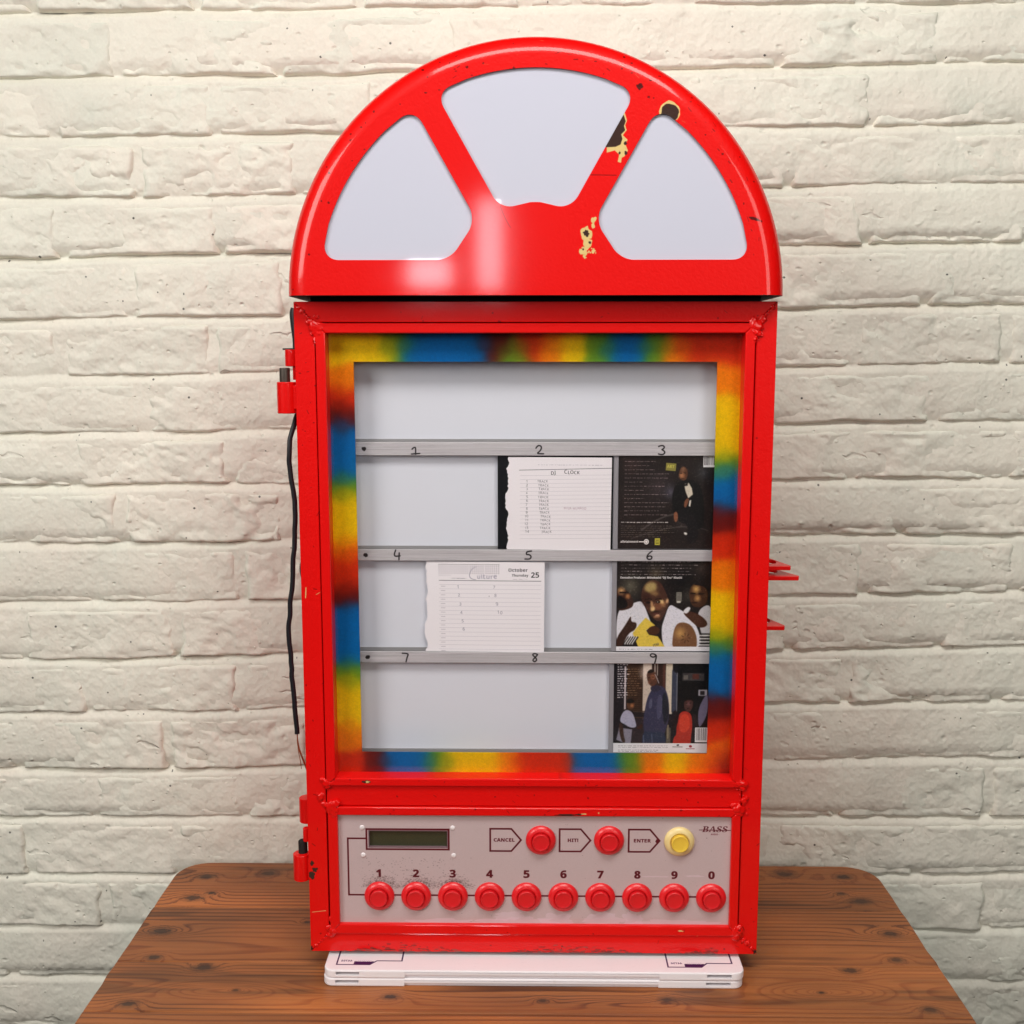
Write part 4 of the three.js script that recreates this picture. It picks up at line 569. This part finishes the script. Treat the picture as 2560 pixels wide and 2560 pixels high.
const cover9 = canvasTex(640, 584, (c, w, h) => {
  const r = rng(9); c.filter = 'blur(2.2px)'; c.fillStyle = '#17131a'; c.fillRect(0, 0, w, h); c.fillStyle = '#2c1b14'; c.fillRect(86, 0, 112, 310); for (let k = 0; k < 24; k++) { c.fillStyle = 'rgba(90,58,38,0.55)'; c.fillRect(86, k * 13, 112, 5); } c.fillStyle = '#c9bcc0'; c.fillRect(70, 20, 12, 280); c.fillStyle = '#cdbcae'; c.fillRect(196, 0, 60, 320); soft(c, 224, 60, 70, 'rgba(246,226,214,0.9)', 'rgba(246,226,214,0)'); c.fillStyle = '#33201c'; c.fillRect(256, 0, 92, 300); c.fillStyle = '#57332c'; c.fillRect(330, 0, 18, 320); c.fillStyle = '#d0c2b8'; c.fillRect(272, 0, 7, 90); c.fillRect(290, 0, 5, 80); c.fillStyle = '#dccdb8'; c.fillRect(350, 0, 46, 330); c.fillStyle = '#3a3f52'; fill(c, '#3a3f52', [[392, 40], [428, 70], [424, 300], [392, 320]]); c.fillStyle = '#7c7e8a'; c.fillRect(424, 60, 7, 250);
  c.fillStyle = '#0b0a0e'; c.fillRect(432, 0, 208, 420); c.fillStyle = '#3e3a3c'; c.fillRect(462, 62, 148, 50); c.fillStyle = '#6b6460'; c.fillRect(470, 76, 30, 28); c.fillStyle = '#572e28'; c.fillRect(530, 68, 44, 34); c.fillStyle = '#a9a4ae'; c.fillRect(572, 170, 60, 40); c.fillStyle = '#1d1a20'; c.fillRect(584, 178, 30, 26); c.fillStyle = '#4a382e'; c.fillRect(130, 310, 110, 8); c.fillRect(120, 350, 130, 8); c.fillStyle = '#2a2026'; c.fillRect(120, 360, 130, 200);
  // standing man in blue denim, seated youth in pale shirt, man in red shirt
  blob(c, '#363550', [[228, 220], [262, 160], [320, 140], [352, 170], [372, 230], [380, 340], [360, 430], [330, 500], [220, 500], [200, 400], [210, 310]]); blob(c, '#4a4a66', [[300, 200], [330, 210], [332, 330], [300, 380], [290, 300]]); blob(c, '#54546e', [[240, 240], [262, 220], [262, 290], [236, 300]]); blob(c, '#20222e', [[330, 180], [360, 200], [380, 330], [350, 420], [330, 330]]);
  blob(c, '#28324a', [[196, 440], [260, 450], [360, 440], [356, 584], [290, 584], [270, 520], [250, 584], [196, 584]]); c.strokeStyle = 'rgba(150,160,190,0.5)'; c.lineWidth = 5; c.beginPath(); c.moveTo(262, 460); c.lineTo(268, 560); c.stroke(); c.beginPath(); c.moveTo(206, 470); c.lineTo(212, 570); c.stroke();
  blob(c, '#2c2b40', [[246, 150], [300, 138], [330, 168], [280, 190], [250, 176]]); blob(c, '#5a382b', [[218, 70], [236, 42], [270, 46], [290, 80], [296, 120], [270, 150], [244, 146], [226, 116]]); soft(c, 262, 88, 22, 'rgba(190,120,86,0.9)', 'rgba(190,120,86,0)'); soft(c, 240, 126, 16, 'rgba(140,86,64,0.8)', 'rgba(140,86,64,0)'); blob(c, '#1b1210', [[222, 60], [244, 36], [276, 44], [262, 62], [236, 64]]); c.fillStyle = '#140b0a'; c.fillRect(230, 90, 14, 5); c.fillRect(254, 86, 16, 5); c.fillRect(242, 126, 18, 4); c.strokeStyle = '#d7d4dc'; c.lineWidth = 4; c.beginPath(); c.moveTo(276, 70); c.quadraticCurveTo(292, 96, 304, 130); c.stroke();
  blob(c, '#a9a8c0', [[38, 380], [60, 320], [90, 300], [130, 320], [150, 380], [160, 420], [110, 420], [80, 400]]); blob(c, '#5c3a28', [[84, 262], [104, 238], [136, 246], [146, 276], [128, 300], [96, 296]]); blob(c, '#100c0c', [[82, 250], [108, 226], [140, 240], [140, 256], [100, 262]]); soft(c, 124, 276, 16, 'rgba(196,124,76,0.95)', 'rgba(196,124,76,0)'); fill(c, '#8a8494', [[40, 420], [128, 432], [118, 540], [20, 500]]); blob(c, '#3a241e', [[40, 380], [66, 400], [70, 470], [86, 520], [60, 520], [38, 440]]); blob(c, '#3a2019', [[150, 430], [170, 410], [196, 390], [200, 430]]);
  blob(c, '#b22f24', [[428, 400], [446, 320], [490, 306], [530, 330], [540, 400], [526, 500], [536, 584], [396, 584], [410, 480], [430, 470]]); blob(c, '#d2402c', [[444, 380], [460, 330], [510, 330], [524, 400], [500, 450], [450, 450]]); blob(c, '#4a2f2c', [[474, 262], [490, 224], [526, 222], [542, 256], [532, 300], [506, 320], [482, 300]]); soft(c, 508, 262, 22, 'rgba(120,80,84,0.9)', 'rgba(120,80,84,0)'); blob(c, '#1c1013', [[420, 330], [446, 310], [440, 380], [420, 440], [396, 430]]); blob(c, '#23151a', [[530, 320], [570, 340], [578, 420], [550, 480], [536, 400]]); blob(c, '#0f0a0b', [[474, 250], [490, 216], [530, 216], [544, 250], [520, 236], [496, 238]]); c.fillStyle = '#0c0708'; c.fillRect(488, 256, 12, 4); c.fillRect(514, 256, 12, 4); c.fillRect(496, 292, 18, 4); blob(c, '#77708c', [[572, 300], [610, 220], [640, 190], [640, 330], [590, 420], [576, 400]]);
  c.fillStyle = '#5d554c'; c.fillRect(360, 420, 30, 120); c.fillStyle = '#8d806a'; c.fillRect(366, 400, 10, 90);
  c.filter = 'none'; grain(c, r, w, h);
  smudgeLines(c, r, 24, 6, 15, 15.2, 30, 80, () => 'rgba(226,216,222,0.8)', 7); smudgeLines(c, r, 92, 36, 12, 15.4, 60, 100, () => 'rgba(190,150,110,0.6)', 4); bars2(c, r, 556, 418, 84, 96);
  c.fillStyle = '#eee9ee'; c.fillRect(0, 522, w, 70); smudgeLines(c, r, 34, 538, 2, 10, 330, 350, () => 'rgba(120,110,118,0.5)', 4); smudgeLines(c, r, 34, 566, 2, 9, 150, 300, () => 'rgba(100,90,98,0.55)', 4); c.fillStyle = '#4a3f45'; blob(c, '#4a3f45', [[430, 530], [452, 528], [448, 540], [434, 540]]); c.fillRect(404, 544, 70, 4); blob(c, '#a02c40', [[514, 536], [534, 532], [540, 548], [520, 552]]); c.fillRect(496, 556, 60, 4);
});
cdCase(0.0965, 0.5108, cover3, 'dark CD case back with a man in a black suit, standing above number 6');
cdCase(0.0962, 0.3822, cover6, 'CD case back with three men in white shirts, standing above number 9');
cdCase(0.0942, 0.2508, cover9, 'CD case back with street scene, man in denim and man in red');
cdCase(-0.0445, 0.5108, null, 'black CD case mostly hidden behind the torn lined note page', true);

function notePage(x, y, w, h, map, label, tilt, seed) {
  const c = thing('note_page', label, 'paper', 'note pages on the title board'); c.position.set(JX + x, JY + y, -0.0388); c.rotation.z = tilt;
  const nx = 16, ny = 48, pos = [], uv = [], idx = [], r = rng(seed); const torn = []; for (let j = 0; j <= ny; j++) torn.push((r() - 0.5) * 0.0018 + (fbm(j * 0.22 + seed, 3, 2) - 0.5) * 0.007);
  for (const side of [0, 1]) for (let j = 0; j <= ny; j++) for (let i = 0; i <= nx; i++) { const u = i / nx, v = j / ny, px = u * w + torn[j] * (1 - u) ** 3; pos.push(px, v * h, (side ? -0.0002 : 0) + 0.0008 * Math.sin(u * 3.1) * (0.5 + v * 0.5)); uv.push(px / w, v); }
  const n = (nx + 1) * (ny + 1);
  for (let j = 0; j < ny; j++) for (let i = 0; i < nx; i++) { const a = j * (nx + 1) + i, b = a + 1, d = a + nx + 1, e = d + 1; idx.push(a, b, d, b, e, d, a + n, d + n, b + n, b + n, d + n, e + n); }
  const g = new THREE.BufferGeometry(); g.setAttribute('position', new THREE.Float32BufferAttribute(pos, 3)); g.setAttribute('uv', new THREE.Float32BufferAttribute(uv, 2)); g.setIndex(idx); g.computeVertexNormals();
  part('sheet', g, new THREE.MeshStandardMaterial({ map, roughness: 0.75 }), c);
}
const scrawl = (c, s, x, y, size, col, r, sp = 1) => { c.fillStyle = col; let px = x; for (const ch of s) { c.save(); c.translate(px, y + (r() - 0.5) * size * 0.16); c.rotate((r() - 0.5) * 0.2); c.font = `${size * (0.9 + r() * 0.2)}px sans-serif`; c.fillText(ch, 0, 0); px += c.measureText(ch).width * sp; c.restore(); } };
const page2 = canvasTex(640, 584, (c, w, h) => {
  const r = rng(22); c.fillStyle = '#f0e9ee'; c.fillRect(0, 0, w, h);
  c.strokeStyle = 'rgba(130,122,138,0.5)'; c.lineWidth = 1.5; for (let k = 0; k < 17; k++) { const y = 112 + k * 25; c.beginPath(); c.moveTo(82, y + 4); c.lineTo(w, y - 4); c.stroke(); }
  c.strokeStyle = '#3a353c'; c.lineWidth = 3; c.beginPath(); c.moveTo(76, 82); c.lineTo(w, 66); c.stroke(); smudgeLines(c, r, 190, 46, 1, 9, 380, 400, () => 'rgba(140,132,146,0.5)', 4);
  for (let q = 0; q < 2; q++) { scrawl(c, 'DJ', 268 + q, 108, 32, '#1f1b22', rng(4), 1.1); scrawl(c, 'CLOCK', 350 + q, 104, 30, '#2a262c', rng(7), 1.05); }
  for (let k = 1; k <= 14; k++) { const y = 134 + k * 24.6; scrawl(c, String(k), 118 + (r() - 0.5) * 6 - (k > 9 ? 6 : 0), y, 21, k < 3 || k === 9 ? '#2c282e' : 'rgba(80,74,86,0.9)', r); scrawl(c, 'TRACK', 188 + k * 1.6 + (r() - 0.5) * 8, y, 20, 'rgba(66,60,72,0.95)', r, 1.1); }
  scrawl(c, 'BUZA MUKASO', 350, 326, 20, 'rgba(150,110,130,0.75)', r, 1.05);
});
const page5 = canvasTex(640, 520, (c, w, h) => {
  const r = rng(25); c.fillStyle = '#f2ecf1'; c.fillRect(0, 0, w, h);
  for (let m = 0; m < 4; m++) for (let a = 0; a < 7; a++) for (let b = 0; b < 6; b++) { c.fillStyle = b ? 'rgba(130,122,134,0.6)' : 'rgba(90,82,94,0.8)'; c.fillRect(70 + m * 84 + a * 11.4, 14 + b * 10, 6, 5); }
  smudgeLines(c, r, 70, 78, 1, 9, 60, 70, () => 'rgba(120,112,124,0.5)', 3); smudgeLines(c, r, 140, 94, 1, 9, 70, 80, () => 'rgba(110,102,116,0.7)', 4); smudgeLines(c, r, 470, 98, 1, 9, 70, 80, () => 'rgba(130,122,134,0.5)', 3);
  c.fillStyle = '#38343a'; c.font = 'bold 27px sans-serif'; c.fillText('October', 444, 56, 112); c.font = 'bold 20px sans-serif'; c.fillText('Thursday', 464, 84, 92); c.font = 'bold 42px sans-serif'; c.fillStyle = '#221e24'; c.fillText('25', 566, 90);
  c.strokeStyle = '#4a444c'; c.lineWidth = 3.2; c.beginPath(); c.moveTo(72, 108); c.lineTo(622, 110); c.stroke();
  c.strokeStyle = 'rgba(150,142,158,0.55)'; c.lineWidth = 1.5; for (let k = 0; k < 16; k++) { c.beginPath(); c.moveTo(72, 132 + k * 25); c.lineTo(622, 133 + k * 25); c.stroke(); c.fillStyle = 'rgba(170,162,174,0.6)'; c.fillRect(82, 140 + k * 25, 24, 4); }
  c.strokeStyle = '#7d7490'; c.lineWidth = 3; c.beginPath(); c.moveTo(275, 28); c.bezierCurveTo(230, 40, 218, 104, 270, 102); c.stroke(); scrawl(c, 'ulture', 276, 98, 36, '#7d7490', r, 1.15);
  [1, 2, 3, 4, 5, 6].forEach((d, i) => scrawl(c, String(d), 168 + i * 6, 154 + i * 49, 25, 'rgba(90,82,110,0.85)', r)); [7, 8, 9, 10].forEach((d, i) => scrawl(c, String(d), 362 + i * 8, 154 + i * 49, 25, 'rgba(110,100,124,0.8)', r)); c.fillStyle = '#5a525c'; c.fillRect(340, 196, 4, 4);
});
notePage(-0.034, 0.5112, 0.1275, 0.1135, page2, 'torn lined note page listing tracks, standing above number 5', -0.006, 4);
notePage(-0.1338, 0.3826, 0.1465, 0.1132, page5, 'torn diary page dated October 25, in the row under number 5', -0.004, 7);

scene.traverse((o) => { if (o.isMesh) { o.castShadow = true; o.receiveShadow = true; } if (o.isLight) o.castShadow = true; });
renderer.render(scene, camera);
